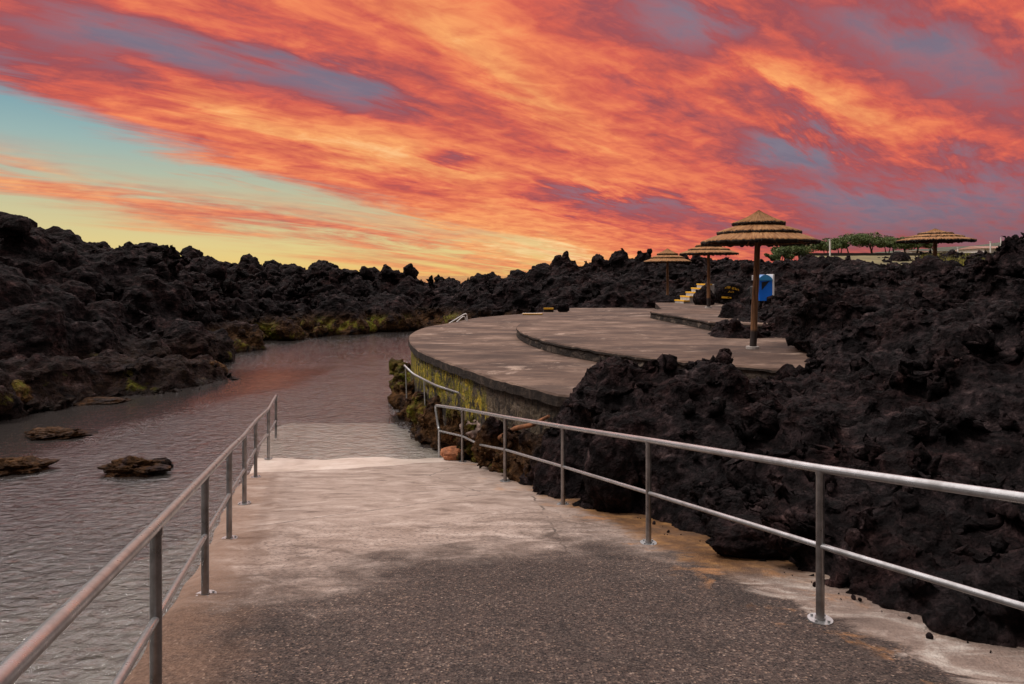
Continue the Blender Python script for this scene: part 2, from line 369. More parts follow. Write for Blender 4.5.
def mat_terrace():
    m_, t, b = newmat('terrace_concrete'); p = pos_co(t); z = t.sep(p)[2]
    q = t.mapping(p, rot=(0, 0, .35), sca=(.62, 1.15, 1))
    big = t.noise(q, .8, 6, .62, .5); mid = t.noise(q, 2.4, 7, .7, .6); fine = t.noise(p, 14, 5, .7)
    c = t.ramp(t.m('ADD', t.m('MULTIPLY', big, .6), t.m('MULTIPLY', mid, .4)), [(.34, (.030, .020, .016)), (.45, (.060, .040, .032)), (.53, (.105, .073, .058)), (.61, (.18, .133, .108)), (.72, (.36, .285, .24))])
    c = t.mix(t.m('MULTIPLY', t.ss(t.noise(q, 1.1, 8, .75, .9), .56, .66), .6), c, (.48, .41, .36, 1))
    c = t.mix(t.m('MULTIPLY', t.ss(t.noise(t.mapping(p, loc=(5, 9, 0), sca=(.5, 1, 1)), 1.3, 8, .75, .7), .55, .68), .7), c, (.055, .040, .034, 1))
    c = t.mix(t.m('MULTIPLY', t.ss(fine, .5, .7), .4), c, (.09, .068, .06, 1))
    cr = t.voro(t.mapping(p, sca=(1, 1, .01)), .42, 'DISTANCE_TO_EDGE')
    c = t.mix(1.0, c, (1.14, 1.0, .90, 1), 'MULTIPLY')
    t.put(b.inputs['Base Color'], c); b.inputs['Roughness'].default_value = .85; b.inputs['Specular IOR Level'].default_value = .3
    bump(t, b, t.m('ADD', mid, t.m('MULTIPLY', fine, .25)), .5, .03)
    return m_
def mat_lip():
    m_, t, b = newmat('kerb_stain_shade'); p = pos_co(t)
    n = t.noise(p, 5, 6, .7, .4); f_ = t.noise(p, 22, 4, .7)
    c = t.ramp(n, [(.3, (.010, .008, .007)), (.5, (.024, .018, .015)), (.66, (.06, .044, .035)), (.8, (.17, .13, .10))])  # noise stains, with the edge shadow put into the dark colour
    t.put(b.inputs['Base Color'], c); b.inputs['Roughness'].default_value = .9; b.inputs['Specular IOR Level'].default_value = .2
    bump(t, b, t.m('ADD', n, t.m('MULTIPLY', f_, .4)), .8, .05); return m_
def mat_wall(algae=True):
    m_, t, b = newmat('terrace_masonry' if algae else 'step_masonry'); p = pos_co(t); x, y, z = t.sep(p)[0:3]
    q = t.mapping(t.mix(.16, p, t.noise(p, 5, 4, .7, out=1)), sca=(4.6, 3.4, 6.6)); v = t.voro(q, 1.0); ve = t.voro(q, 1.0, 'DISTANCE_TO_EDGE'); vc = t.voro(q, 1.0, out='Color')
    n = t.noise(p, 7, 6, .7, .3); k = t.sep(vc)[0]
    c = t.ramp(t.m('ADD', t.m('MULTIPLY', k, .5), t.m('MULTIPLY', n, .6)), [(.25, (.012, .010, .009)), (.5, (.03, .023, .019)), (.7, (.075, .055, .043)), (.9, (.2, .16, .13))])
    c = t.mix(t.ss(ve, .10, .0), c, (.02, .015, .012, 1))
    if algae:
        drip = t.noise(t.mapping(p, sca=(1, 1, .30)), 6, 7, .80, .6); patch = t.noise(p, .8, 3, .5)
        f_ = t.noise(t.mapping(p, sca=(1, 1, .6)), 8, 7, .82, .6)
        lim = t.m('ADD', z, t.m('MULTIPLY', t.m('SUBTRACT', drip, .5), 2.4))
        ac = t.ramp(f_, [(.30, (.03, .022, .006)), (.42, (.14, .10, .010)), (.50, (.16, .17, .014)), (.56, (.52, .33, .03)), (.66, (.34, .30, .04)), (.76, (.66, .50, .22))])
        band = t.m('MULTIPLY', t.ss(lim, 1.62, 1.42), t.ss(lim, .7, 1.05))
        far = t.ss(t.m('ADD', y, t.m('MULTIPLY', t.m('SUBTRACT', patch, .5), 4)), 11.6, 12.8)
        c = t.mix(t.m('MULTIPLY', t.m('MULTIPLY', band, far), t.ss(t.noise(t.mapping(p, loc=(3, 1, 4)), 3.2, 5, .7, .5), .40, .54)), c, ac)
        wc_ = t.ramp(f_, [(.3, (.05, .035, .022)), (.55, (.16, .12, .08)), (.75, (.40, .33, .27))])
        near = t.m('SUBTRACT', 1.0, far)
        c = t.mix(t.m('MULTIPLY', t.m('MULTIPLY', band, near), t.ss(drip, .42, .58)), c, wc_)
    t.put(b.inputs['Base Color'], c); b.inputs['Roughness'].default_value = .9; b.inputs['Specular IOR Level'].default_value = .25
    bump(t, b, t.m('ADD', t.m('MULTIPLY', t.ss(ve, 0, .2), .35), t.m('ADD', n, t.noise(p, 22, 5, .7))), .8, .06); return m_
def mat_water():
    m_ = bpy.data.materials.new('sea_water'); m_.use_nodes = True; t = N(m_.node_tree); t.n.clear()
    p = pos_co(t)
    a = t.noise(t.mapping(p, rot=(0, 0, .3), sca=(1, 1.6, 1)), 4.6, 5, .60, .5); c = t.noise(t.mapping(p, rot=(0, 0, -.5)), 1.3, 3, .5)
    calm = t.noise(p, .22, 3, .5)
    h = t.m('ADD', t.m('MULTIPLY', a, .95), t.m('MULTIPLY', c, .45))
    bn = t.node('ShaderNodeBump'); t.put(bn.inputs['Height'], h); X_, Y_ = t.sep(p)[0:2]; shelter = t.ss(t.m('ADD', t.m('ADD', X_, t.m('MULTIPLY', t.m('SUBTRACT', Y_, 16.0), -.18)), t.m('MULTIPLY', calm, 5.0)), -7.2, -4.6, .16, .50); shelter = t.m('MAXIMUM', shelter, t.ss(Y_, 13.0, 8.0, .0, .7)); shelter = t.m('MAXIMUM', shelter, t.ss(Y_, 22.0, 27.0, .0, .42)); t.put(bn.inputs['Strength'], shelter); bn.inputs['Distance'].default_value = .085
    tr = t.node('ShaderNodeBsdfTransparent'); tr.inputs[0].default_value = (.92, .94, .92, 1)
    gl = t.node('ShaderNodeBsdfGlossy'); gl.inputs['Roughness'].default_value = .05; gl.inputs['Color'].default_value = (.92, .92, .95, 1)
    t.l.new(bn.outputs[0], gl.inputs['Normal'])
    fr = t.node('ShaderNodeFresnel'); fr.inputs['IOR'].default_value = 1.6; t.l.new(bn.outputs[0], fr.inputs['Normal'])
    mx = t.node('ShaderNodeMixShader'); t.put(mx.inputs[0], fr.outputs[0]); df = t.node('ShaderNodeBsdfDiffuse'); df.inputs[0].default_value = (.46, .40, .38, 1); m0 = t.node('ShaderNodeMixShader'); m0.inputs[0].default_value = .08; t.l.new(tr.outputs[0], m0.inputs[1]); t.l.new(df.outputs[0], m0.inputs[2]); t.l.new(m0.outputs[0], mx.inputs[1]); t.l.new(gl.outputs[0], mx.inputs[2])
    va = t.node('ShaderNodeVolumeAbsorption'); va.inputs['Color'].default_value = (.66, .70, .70, 1); va.inputs['Density'].default_value = .55
    o = t.node('ShaderNodeOutputMaterial'); t.l.new(mx.outputs[0], o.inputs['Surface']); t.l.new(va.outputs[0], o.inputs['Volume'])
    return m_
def mat_bed():
    m_, t, b = newmat('sea_bed'); p = pos_co(t)
    n = t.noise(p, .7, 6, .65, .5); f_ = t.noise(p, 5, 6, .7, .4)
    c = t.ramp(t.m('ADD', t.m('MULTIPLY', n, .5), t.m('MULTIPLY', f_, .5)), [(0.34, (.12, .095, .08)), (0.47, (.30, .25, .215)), (0.60, (.48, .42, .37))])
    t.put(b.inputs['Base Color'], c); b.inputs['Roughness'].default_value = .95; bump(t, b, f_, .6, .06); return m_
def mat_thatch():
    m_, t, b = newmat('reed_thatch'); uv = t.node('ShaderNodeUVMap').outputs[0]; p = obj_co(t)
    s1 = t.noise(t.mapping(uv, sca=(90, 1.2, 1)), 1.0, 4, .7, .2); s2 = t.noise(t.mapping(uv, sca=(260, 3, 1)), 1.0, 3, .7)
    pt = t.noise(p, 4, 4, .6)
    k = t.m('ADD', t.m('MULTIPLY', s1, .5), t.m('MULTIPLY', s2, .5))
    c = t.ramp(k, [(.34, (.085, .038, .014)), (.45, (.28, .14, .055)), (.56, (.46, .26, .115)), (.70, (.66, .45, .25))])
    c = t.mix(1.0, c, (.86, .76, .70, 1), 'MULTIPLY')
    c = t.mix(t.ss(pt, .45, .65, 0, .45), c, t.mix(1.0, c, (.80, .78, .82, 1), 'MULTIPLY'))
    t.put(b.inputs['Base Color'], c); b.inputs['Roughness'].default_value = .85; b.inputs['Specular IOR Level'].default_value = .25
    bump(t, b, k, 1.0, .03); return m_
def mat_wood():
    m_, t, b = newmat('weathered_pole_wood'); p = obj_co(t)
    g = t.noise(t.mapping(p, sca=(30, 30, 1.6)), 1.0, 5, .65, .3)
    c = t.ramp(g, [(.30, (.045, .020, .010)), (.46, (.17, .075, .030)), (.58, (.30, .145, .060)), (.72, (.46, .26, .13))])
    crack = t.noise(t.mapping(p, sca=(24, 24, .7)), 1.0, 3, .5); c = t.mix(t.ss(crack, .60, .66), c, (.012, .007, .005, 1))
    c = t.mix(t.ss(t.sep(p)[2], .42, .34), c, (.022, .013, .011, 1))
    t.put(b.inputs['Base Color'], c); b.inputs['Roughness'].default_value = .8; bump(t, b, g, .6, .01); return m_
def mat_leaf(name, a, b_):
    m_, t, b = newmat(name); p = obj_co(t); n = t.noise(p, 1.2, 4, .6); f_ = t.noise(p, 9, 2, .5)
    c = t.mix(t.m('ADD', t.m('MULTIPLY', t.ss(n, .35, .65), .6), t.m('MULTIPLY', t.ss(f_, .3, .7), .4)), a, b_)
    t.put(b.inputs['Base Color'], c); b.inputs['Roughness'].default_value = .7
    return m_

M = dict(post=mat_simple('dark_steel', (.27, .255, .25), .34, metal=.86, noise_amt=.25, nscale=9, bumpd=.001), rock=mat_rock('basalt', algae=.80, brown=.15, light=1.2), rock_shore=mat_rock('shore_basalt', algae=.92, brown=1.0, light=1.3),
         rock_far=mat_rock('far_basalt', algae=1.0, brown=.8, scale=.62, light=1.1), rock_near=mat_rock('rough_basalt', algae=0, brown=0, scale=1.35, light=1.25),
         steel=mat_steel(), ramp=mat_ramp(), terrace=mat_terrace(), lip=mat_lip(), wall=mat_wall(), stepwall=mat_wall(False),
         water=mat_water(), bed=mat_bed(), thatch=mat_thatch(), wood=mat_wood(),
         dark=mat_simple('underside_shade', (.03, .02, .014), .9),  # cut reed ends, plus shade under the thatch tiers put into the colour
         yellow=mat_simple('yellow_paint', (.80, .42, .025), .6, noise_amt=.15, nscale=12), concrete=mat_simple('pale_concrete', (.42, .38, .35), .85),
         blue=mat_simple('blue_plastic', (.015, .19, .85), .38, noise_amt=.10, nscale=2, bumpd=0), lblue=mat_simple('light_blue_plastic', (.06, .33, .68), .3, noise_amt=.1, nscale=2, bumpd=0),
         white=mat_simple('white_plastic', (.74, .70, .68), .45, noise_amt=.06, bumpd=0), black=mat_simple('black_recess', (.012, .012, .013), .6, bumpd=0),
         green=mat_simple('green_sticker', (.05, .35, .06), .5, bumpd=0),
         bark=mat_simple('bark', (.07, .045, .03), .9, nscale=9), leaf=mat_leaf('tamarisk_leaf', (.045, .075, .016, 1), (.13, .16, .04, 1)),
         grass=mat_leaf('dry_grass', (.16, .15, .02, 1), (.30, .26, .04, 1)), plaster=mat_simple('plaster', (.60, .55, .52), .8), roof=mat_simple('roof_tile', (.30, .16, .12), .8),
         hill=mat_simple('hill_scrub', (.055, .062, .040), .95, nscale=.03, noise_amt=.5, bumpd=0), field=mat_simple('field', (.15, .125, .05), .95, nscale=.5, noise_amt=.4, bumpd=.05),
         wallstone=mat_simple('dark_field_wall', (.035, .028, .026), .95))

# ------------------------------------------------------------------ ramp, terraces outlines
def ramp_z(y): return 1.98-.149*y
RL = lambda y: -.646-.313*y-.20
def RR(y): return 3.40-.345*y+.55
low_pts = [(558,394.5),(522.5,385.6),(494.5,378),(464,368),(438.5,359),(418,350),(409.5,341),(411,333.5),(426,327),(449,323),(475,318),(507,315),(543,312),(563,308.5)]
LOW = [W(u, v, 1.75*F/(v-V0)) for u, v in low_pts]
LOW_EDGE = catmull([(p.x, p.y, 0) for p in LOW], 8)
LOW_POLY = [Vector((5.5, 9.3, 0)), Vector((2.4, 9.1, 0))]+LOW_EDGE+[Vector((6, 40, 0)), Vector((18, 40, 0)), Vector((18, 12, 0))]
up_pts = [(815,369.5),(780,369),(728,364.5),(683,360.8),(658,358.5),(627,354.5),(589,348.5),(558.5,343.2),(538,338),(523,332.6),(516.5,327.5),(519.5,323.5),(530.5,320.2),(551,316),(576,313),(602,310.6),(650,309)]
UP = [W(u, v, 1.5*F/(v-V0)) for u, v in up_pts]
UP_EDGE = catmull([(p.x, p.y, 0) for p in UP], 6)
UP_POLY = UP_EDGE+[Vector((9, 31, 0)), Vector((16, 30, 0)), Vector((16, 12, 0)), Vector((6.5, 10.9, 0))]
top_pts = [(709,321.3),(680,316),(653,311.6),(651.5,310.4),(662,308.7)]
TOP = [W(u, v, 1.25*F/(v-V0)) for u, v in top_pts]
TOP_EDGE = catmull([(p.x, p.y, 0) for p in TOP], 4)
TOP_POLY = [Vector((8.5, 16.2, 0)), Vector((6.2, 17.4, 0))]+TOP_EDGE+[Vector((6.5, 31, 0)), Vector((13, 31, 0)), Vector((13, 17, 0))]
def inside(poly, x, y):
    c = False; j = len(poly)-1
    for i in range(len(poly)):
        xi, yi, xj, yj = poly[i].x, poly[i].y, poly[j].x, poly[j].y
        if (yi > y) != (yj > y) and x < (xj-xi)*(y-yi)/(yj-yi)+xi: c = not c
        j = i
    return c
def floor_z(x, y):
    f = 0.0
    if inside(LOW_POLY, x, y): f = 1.75
    if inside(UP_POLY, x, y): f = 2.0
    if inside(TOP_POLY, x, y): f = 2.25
    if y < 13.3 and RL(y) < x < (RR(y) if y < 9.2 else RR(y)-.40): f = max(f, ramp_z(y))
    return f
def slab(name, poly, ztop, lip, zbot, edge_n, wallmat, wall_in=.07):
    # top sheet with a slightly worn kerb, masonry face below it
    n = len(poly); cx = sum(p.x for p in poly)/n; cy = sum(p.y for p in poly)/n
    bmv = []; fs = []; idx = []
    jit = [RNG.normal(0, .012) for _ in range(n)]
    def ring(off, z, j=0.0):
        out = []
        for i, p in enumerate(poly):
            a = poly[i-1]; b_ = poly[(i+1) % n]; tdir = (b_-a); nrm = Vector((tdir.y, -tdir.x, 0)).normalized()
            s_ = -1 if POLYSIGN(poly) else 1
            out.append(Vector((p.x, p.y, 0))+nrm*s_*off+Vector((0, 0, z+jit[i]*j)))
        return out
    r0 = ring(-.03, ztop); r1 = ring(.0, ztop-.025, .6); r2 = ring(.01, ztop-lip, 1); r3 = ring(-wall_in, ztop-lip-.003, 1)
    r4 = ring(-wall_in+.03, zbot)
    import bmesh
    vs = r0+r1+r2+r3
    f = [tuple(range(n))]; ii = [0]
    for k in range(3):
        for i in range(n):
            j = (i+1) % n; f.append((k*n+i, (k+1)*n+i, (k+1)*n+j, k*n+j)); ii.append(1 if k else 0)
    me = mesh(vs, f, False, ii)
    bm = bmesh.new(); bm.from_mesh(me); bmesh.ops.recalc_face_normals(bm, faces=bm.faces)
    bmesh.ops.triangulate(bm, faces=[q for q in bm.faces if len(q.verts) > 4]); bm.to_mesh(me); bm.free()
    o = link(name, me, [M['terrace'], M['lip']]); tag(o, kind='structure')
    w = MB()
    r3b = ring(-wall_in+.002, ztop-lip-.001); w.add(r3b+r4, [(i, n+i, n+(i+1) % n, (i+1) % n) for i in range(n)])
    wo = w.build('terrace_wall', wallmat, o)
    return o
def POLYSIGN(poly):
    a = sum(poly[i].x*poly[(i+1) % len(poly)].y-poly[(i+1) % len(poly)].x*poly[i].y for i in range(len(poly)))
    return a < 0
slab('terrace', LOW_POLY, 1.75, .17, -.6, 0, M['wall'])
slab('terrace', UP_POLY, 2.0, .06, 1.76, 0, M['stepwall'], .03)
slab('terrace', TOP_POLY, 2.25, .06, 2.01, 0, M['stepwall'], .03)

# ramp: gently uneven sheet with worn edges
def build_ramp():
    ys = np.concatenate([np.linspace(-1.5, 12.9, 150)]); nx = 60; vs = []; fs = []
    lip = lambda s: 12.6+0.0*s
    def ylip(x): return 12.2+.38*(x+4.5)*.35+.08*math.sin(x*3.1)+.05*math.sin(x*9)
    ny = 150
    for j in range(ny):
        for i in range(nx):
            s_ = i/(nx-1)
            tt = j/(ny-1)
            # end line follows the seam in the photo
            y = -1.5+tt*(1.5+1.0)*0+tt*(SEAM(s_)+1.5)
            xl = RL(y)+.03*math.sin(y*1.3)+.012*math.sin(y*7.1); xr = RR(y)+.9
            x = xl+(xr-xl)*s_
            z = ramp_z(y)+.02*mnoise.noise((x*.7, y*.7, 0))+.008*mnoise.noise((x*3, y*3, 5))
            if i == 0: z -= .03
            vs.append((x, y, z))
    for j in range(ny-1):
        for i in range(nx-1): a = j*nx+i; fs.append((a, a+1, a+nx+1, a+nx))
    # left side wall and end riser
    b = len(vs)
    for j in range(ny): x, y, z = vs[j*nx]; vs.append((x-.01, y, -1.6))
    for j in range(ny-1): fs.append((j*nx, (j+1)*nx, b+j+1, b+j))
    b = len(vs)
    for i in range(nx): x, y, z = vs[(ny-1)*nx+i]; vs.append((x, y, z-.10))
    for i in range(nx-1): a = (ny-1)*nx+i; fs.append((a, a+1, b+i+1, b+i))
    o = link('boat_ramp', mesh(vs, fs, True), M['ramp']); tag(o, kind='structure')
    me = o.data
    try: me.set_sharp_from_angle(angle=math.radians(50))
    except Exception: pass
def SEAM(s_):
    return 10.75+2.35*s_**1.15+.05*math.sin(s_*14)+.03*math.sin(s_*37)
build_ramp()
def build_apron():      # lower pale slab that runs on under water
    vs = []; fs = []; nx, ny = 40, 60
    for j in range(ny):
        for i in range(nx):
            s_ = i/(nx-1); y = 10.9+(21-10.9)*j/(ny-1); x = RL(min(y, 15.5))+.06+(RR(min(y, 13))+.5-RL(min(y, 15.5)))*s_*(1 if y < 13 else 1)
            z = 1.98-.149*min(y, 13.3)-.04*max(0, y-13.3)-.035+.03*mnoise.noise((x*.7, y*.7, 2))+.014*mnoise.noise((x*2.2, y*2.2, 4))-max(0, y-16.6)**1.5*.12
            vs.append((x, y, z))
    for j in range(ny-1):
        for i in range(nx-1): a = j*nx+i; fs.append((a, a+1, a+nx+1, a+nx))
    m_, t, b_ = newmat('washed_concrete'); p = pos_co(t); n = t.noise(p, 1.7, 7, .68, .6); f_ = t.noise(p, 12, 5, .7); z = t.sep(p)[2]
    c = t.ramp(n, [(.3, (.42, .33, .27)), (.5, (.62, .52, .45)), (.7, (.74, .66, .60))])
    c = t.mix(t.m('MULTIPLY', t.ss(f_, .56, .7), .35), c, (.28, .19, .13, 1))
    t.put(b_.inputs['Base Color'], c); b_.inputs['Roughness'].default_value = .4; bump(t, b_, n, .5, .03)
    o = link('boat_ramp', mesh(vs, fs, True), m_); tag(o, kind='structure')
build_apron()

# ------------------------------------------------------------------ water and sea bed
wb = MB(); wb.box((0, 0, -1.5), (3000, 3000, 1.5)); wo = wb.build('sea_water', M['water']); tag(wo, kind='structure')
def build_bed():
    vs = []; fs = []
    xs = list(np.linspace(-40, 30, 90)); ys = list(np.linspace(-10, 80, 110))
    xs = [-3000, -400, -90]+xs+[90, 400, 3000]; ys = [-3000, -300, -50]+ys+[150, 600, 3000]
    for y in ys:
        for x in xs:
            z = -.95+.35*mnoise.noise((x*.35, y*.35, 0))+.12*mnoise.noise((x*1.1, y*1.1, 3))
            if abs(x) > 60 or abs(y) > 100: z = -1.4
            vs.append((x, y, z-1.5*max(0, min(1, (y-8.5-max(0, x+7)*2.2)/5))))
    nx = len(xs)
    for j in range(len(ys)-1):
        for i in range(nx-1): a = j*nx+i; fs.append((a, a+1, a+nx+1, a+nx))
    o = link('sea_bed', mesh(vs, fs, True), M['bed']); tag(o, kind='structure')
build_bed()
# ------------------------------------------------------------------ lava terrain: heights from surveyed points
PT = []
def C(*a):
    for u, v, D in a: p = W(u, v, D); PT.append((p.x, p.y, p.z))
def Z(*a):
    for x, y, z in a: PT.append((x, y, z))
# beside the ramp (foot of the rocks)
for y in np.arange(1.0, 9.0, .8):
    Z((RR(y)-.10, y, ramp_z(y)-.25)); Z((RR(y)+.45+.25*math.sin(y*2.1), y, ramp_z(y)+.55))
for y in np.arange(-1, 16, 1.5):
    xl, xr = RL(y), RR(y)
    Z((xl+.5, y, ramp_z(y)-.6), ((xl+xr)/2, y, ramp_z(y)-.6))
    if y > .9: Z((xr-.7, y, ramp_z(y)-.5))
C((600,440,8.0),(575,412,9.0),(650,440,7.6),(700,470,6.9),(760,480,6.4),(850,520,5.4),(950,560,4.8),(1024,590,4.5))
C((818,345,11.0),(824,338,12.3),(828,330,13.5),(600,378,9.0),(579,384,9.3),(564,392,9.6))
C((570,392,9.7),(597,380,9.2),(605,396,8.8),(628,369,9.0),(645,374,8.6),(664,376,8.8),(691,358,9.2),(708,350,9.3),(722,364,9.4),(750,375,9.3),(780,377,9.5),(800,372,9.7),(818,350,10.3),(822,330,11))
C((700,400,8),(650,405,8.2),(760,410,7.8),(850,440,6.8),(950,470,6.1),(1024,480,5.8),(850,375,8.8),(850,330,11),(900,350,9),(900,400,7.7),(960,400,7.2),(1024,400,6.8),(780,392,8.8))
C((900,320,9.8),(940,322,9.0),(971,317,8.6),(1000,315,8.2),(1024,314,8.0),(1100,310,7.5),(1250,300,7))
C((985,345,9.3),(1024,342,9.0),(955,300,10.2),(965,293,10.4),(990,286,10.5),(1024,276,10.3),(1100,262,10))
C((985,300,11.4),(1024,290,11.3),(953,287,12.6),(965,279,12.6),(980,270,12.6),(991,256,12.6),(1004,242,12.6),(1024,233,12.6),(1080,220,12.6),(1200,205,12),(1060,235,14.5),(1000,290,15.5),(1030,285,17))
C((822,300,13),(822,266,16),(844,264,16.5),(872,262,16.5),(903,262,16.5),(923,261,16),(936,269,15.4),(948,278,14.3),(956,292,13.2),(968,306,11.2),(870,300,13.5),(915,298,13),(920,328,11),(870,330,11.4),(935,325,10.2),(840,290,14.2))
Z((8.5, 19.5, 3.0),(10.5, 20, 2.5),(12.8, 20.5, 2.3),(15, 20, 2.5),(12.6, 23.5, 2.4),(17, 24, 2.9),(9.5, 23, 2.6),(16.5, 14, 4.0),(20, 10, 4.5),(14, 6, 4.0),(10, 3, 3.8),(6, 0, 3.2),(4.5, -1.5, 2.8),(8,-3,3.5),(20,0,5),(25,20,4.5))
# rocks between the terraces (behind the first parasol)
C((697,339,16.2),(712,341,15.8),(730,342,15.6),(752,341,15.7),(770,341,15.9),(800,341,16),(816,344,14.5),(704,330,17),(712,323,18))
C((716,322,17.2),(722,313,18.5),(738,303,20),(760,302,20),(790,300,19),(800,296,18),(780,318,17.3),(748,322,17.2),(812,318,16))
C((727,322,16.4),(760,322,16.3),(795,320,16.2),(820,344,12.6),(826,340,13.6),(822,352,11.5),(830,345,12.2))
# back rocks
C((700,285,36),(715,292,33),(722,297,29),(736,288,30),(738,280,33),(750,268,36),(735,262,40),(722,264,44),(768,266,32),(785,259,30),(800,257,29),(815,255,30),(840,258,32),(860,262,33),(800,280,24),(775,286,24),(830,272,22),(880,265,36),(900,264,38))
C((757,292,23),(765,299,22))
Z((13.5, 33, 3.2),(17, 36, 3.6),(20, 34, 3.9),(17.5, 30, 3.4),(22, 30, 4.0),(26, 40, 4.6),(22, 42, 4.3),(30, 55, 5.4),(22, 55, 5.2),(18, 50, 4.8),(30, 30, 4.6),(40,60,5.8))
# behind the terrace
C((560,307,35.5),(580,306,34),(610,306.5,33.5),(640,306.5,33),(668,304,33),(690,300,33))
Z((.8,32.4,1.2),(2.2,35.6,1.3),(3.9,34.0,1.4),(6,32.5,1.6),(7.8,32.2,1.9))
C((500,300,40),(520,296,40),(545,298,38),(575,294,37),(610,294,36),(640,292,36),(670,288,36),(520,281,44),(550,276,44),(580,274,43),(610,270,42),(640,268,42),(670,266,42),(700,268,41))
C((500,279,55),(515,274,52),(530,268,50),(544,267,50),(556,264,49),(567,260,49),(586,261,48),(597,258,47),(612,262,46),(622,254,46),(639,254,46),(650,253,46),(665,258,46),(690,259,46),(710,262,46))
# left bank: ridge
C((0,222,27),(25,240,27),(70,252,28),(110,255,29),(145,262,31),(155,258,31),(172,252,32),(190,262,34),(215,270,37),(240,269,39),(265,279,42),(295,278,45),(320,270,46),(345,278,48),(365,275,50),(388,268,52),(405,271,53),(425,276,55),(440,275,57),(465,279,60),(490,275,62),(-60,215,26),(-150,190,25),(-300,180,22),(-600,150,20))
# left bank: shelves and faces
C((0,260,24),(30,275,22.5),(70,282,24),(110,285,25.5),(150,290,27),(200,295,30),(240,300,34),(290,303,37),(340,303,40),(390,298,44),(440,300,46),(470,303,44),(60,265,26),(150,272,29.5),(220,281,34.5),(290,288,41),(350,287,44))
C((40,300,20.5),(100,310,22),(150,318,24),(190,315,27),(230,322,31),(280,322,35),(330,320,38),(380,318,42),(420,316,45),(450,313,44))
C((0,330,18),(60,345,19.3),(110,345,20.5),(160,345,21.5),(195,348,23),(0,360,17),(212,357,24.5))
C((20,388,17.6),(60,372,19.5),(110,374,20.5),(150,374,21.5),(190,368,22.5))
# foot of the left bank
C((215,372,24.5),(205,378,23.4),(170,384,22.3),(120,388,21.6),(70,394,20.6),(35,405,18.8),(12,420,16.8),(-40,430,15.5),(-120,440,14.5),(-250,480,12))
C((225,358,29),(240,352,31.5),(270,348,33.5),(310,345,35),(350,341,37),(385,337,39),(405,334,41),(425,331,43),(440,328,44.5))
Z((-16,14,3),(-19,10,4),(-14,6,1.5),(-20,0,4),(-18,-6,3))
C((275,341,35.6),(320,338,37.2),(360,334,39.5),(400,328,42.5))
# open water
for x, y in ((-9,14),(-9,18),(-6,18),(-5,20),(-5,23),(-7,20),(-8.5,24),(-9,28),(-6,30),(-4.5,27),(-8,32),(-5,35),(-3.5,36),(-10,30),(-7,14),(-7,10),(-6,5),(-5,0),(-10,5),(-11,10),(-4,16.5),(-5,26),(-11,27),(-2.6,34),(-1.5,37.5),(0,40),(-8,20),(-9,22)):
    Z((x, y, -1.3))
Z((1.5, 43, .6),(-1.5,42,.4),(-3.5,43,.5))
# shore skirt under the terrace wall
for u, v, D in low_pts and [(470,385,14.3),(440,372,15.8),(420,368,17.6),(500,396,12.6),(530,405,11.3),(410,372,19.2)]: C((u, v, D))
for i_ in range(1, len(LOW)-4):
    e_ = LOW[i_]; t_ = (LOW[i_+1]-LOW[i_-1]); n_ = Vector((-t_.y, t_.x, 0)).normalized()
    if n_.x > 0: n_ = -n_
    if i_ < 8: Z((e_.x+n_.x*.45, e_.y+n_.y*.45, 1.0+.1*math.sin(i_*2)), (e_.x+n_.x*1.0, e_.y+n_.y*1.0, .75))
for y in (9.6, 10.2, 10.8, 11.4, 12.0, 12.6): Z((3.4-.345*y+.20, y, ramp_z(y)+.15), (3.4-.345*y+.45, y, max(.8, ramp_z(y)+.45)))
Z((6.6,17.8,2.55),(7.2,19,2.7),(7.0,20.5,2.6),(6.2,17.0,2.35))
C((395,384,20.6),(404,404,18.6),(402,420,16.6),(411,430,15.4),(415,446,13.9),(430,436,13.6),(425,402,16.0),(445,398,14.9),(470,408,13.3),(460,426,12.5),(490,432,11.3),(500,412,11.8),(520,430,10.4),(545,430,9.5),(540,415,10.1))
# interior of terraces held low
for x, y in ((2,12),(4,14),(2,16),(0,16),(0,20),(-1,22),(2,20),(5,20),(0,25),(3,25),(6,24),(2,29),(5,29),(8,28),(0,28.6),(-1.6,20),(-1.6,25),(6.3,13.5),(5.2,12.2),(7.5,12.4),(1.5,10.5),(3,10.4),(4.8,10.4),(2.6,32.5),(5.5,30.5),(-1.8,17),(3.5,11.2),(7.0,25.3)):
    Z((x, y, 1.05))
PTA = np.array(PT); 
def fit(P, lam=.002):
    d = np.linalg.norm(P[:, None, :2]-P[None, :, :2], axis=2); n = len(P)
    A = np.zeros((n+1, n+1)); A[:n, :n] = -d-0.0; A[:n, :n] += np.eye(n)*lam; A[:n, n] = 1; A[n, :n] = 1
    return np.linalg.solve(A, np.append(P[:, 2], 0))
WTS = fit(PTA)
def height(xy, dz=0.0):
    out = np.empty(len(xy))
    for i in range(0, len(xy), 20000):
        q = xy[i:i+20000]; d = np.linalg.norm(q[:, None, :]-PTA[None, :, :2], axis=2)
        out[i:i+20000] = -d @ WTS[:-1]+WTS[-1]
    return out
_ico = {}
def ico(sub):
    if sub not in _ico:
        import bmesh
        bm = bmesh.new(); bmesh.ops.create_icosphere(bm, subdivisions=sub, radius=1.0)
        _ico[sub] = (np.array([v.co[:] for v in bm.verts]), [tuple(v.index for v in f.verts) for f in bm.faces]); bm.free()
    return _ico[sub]
_tex = {}
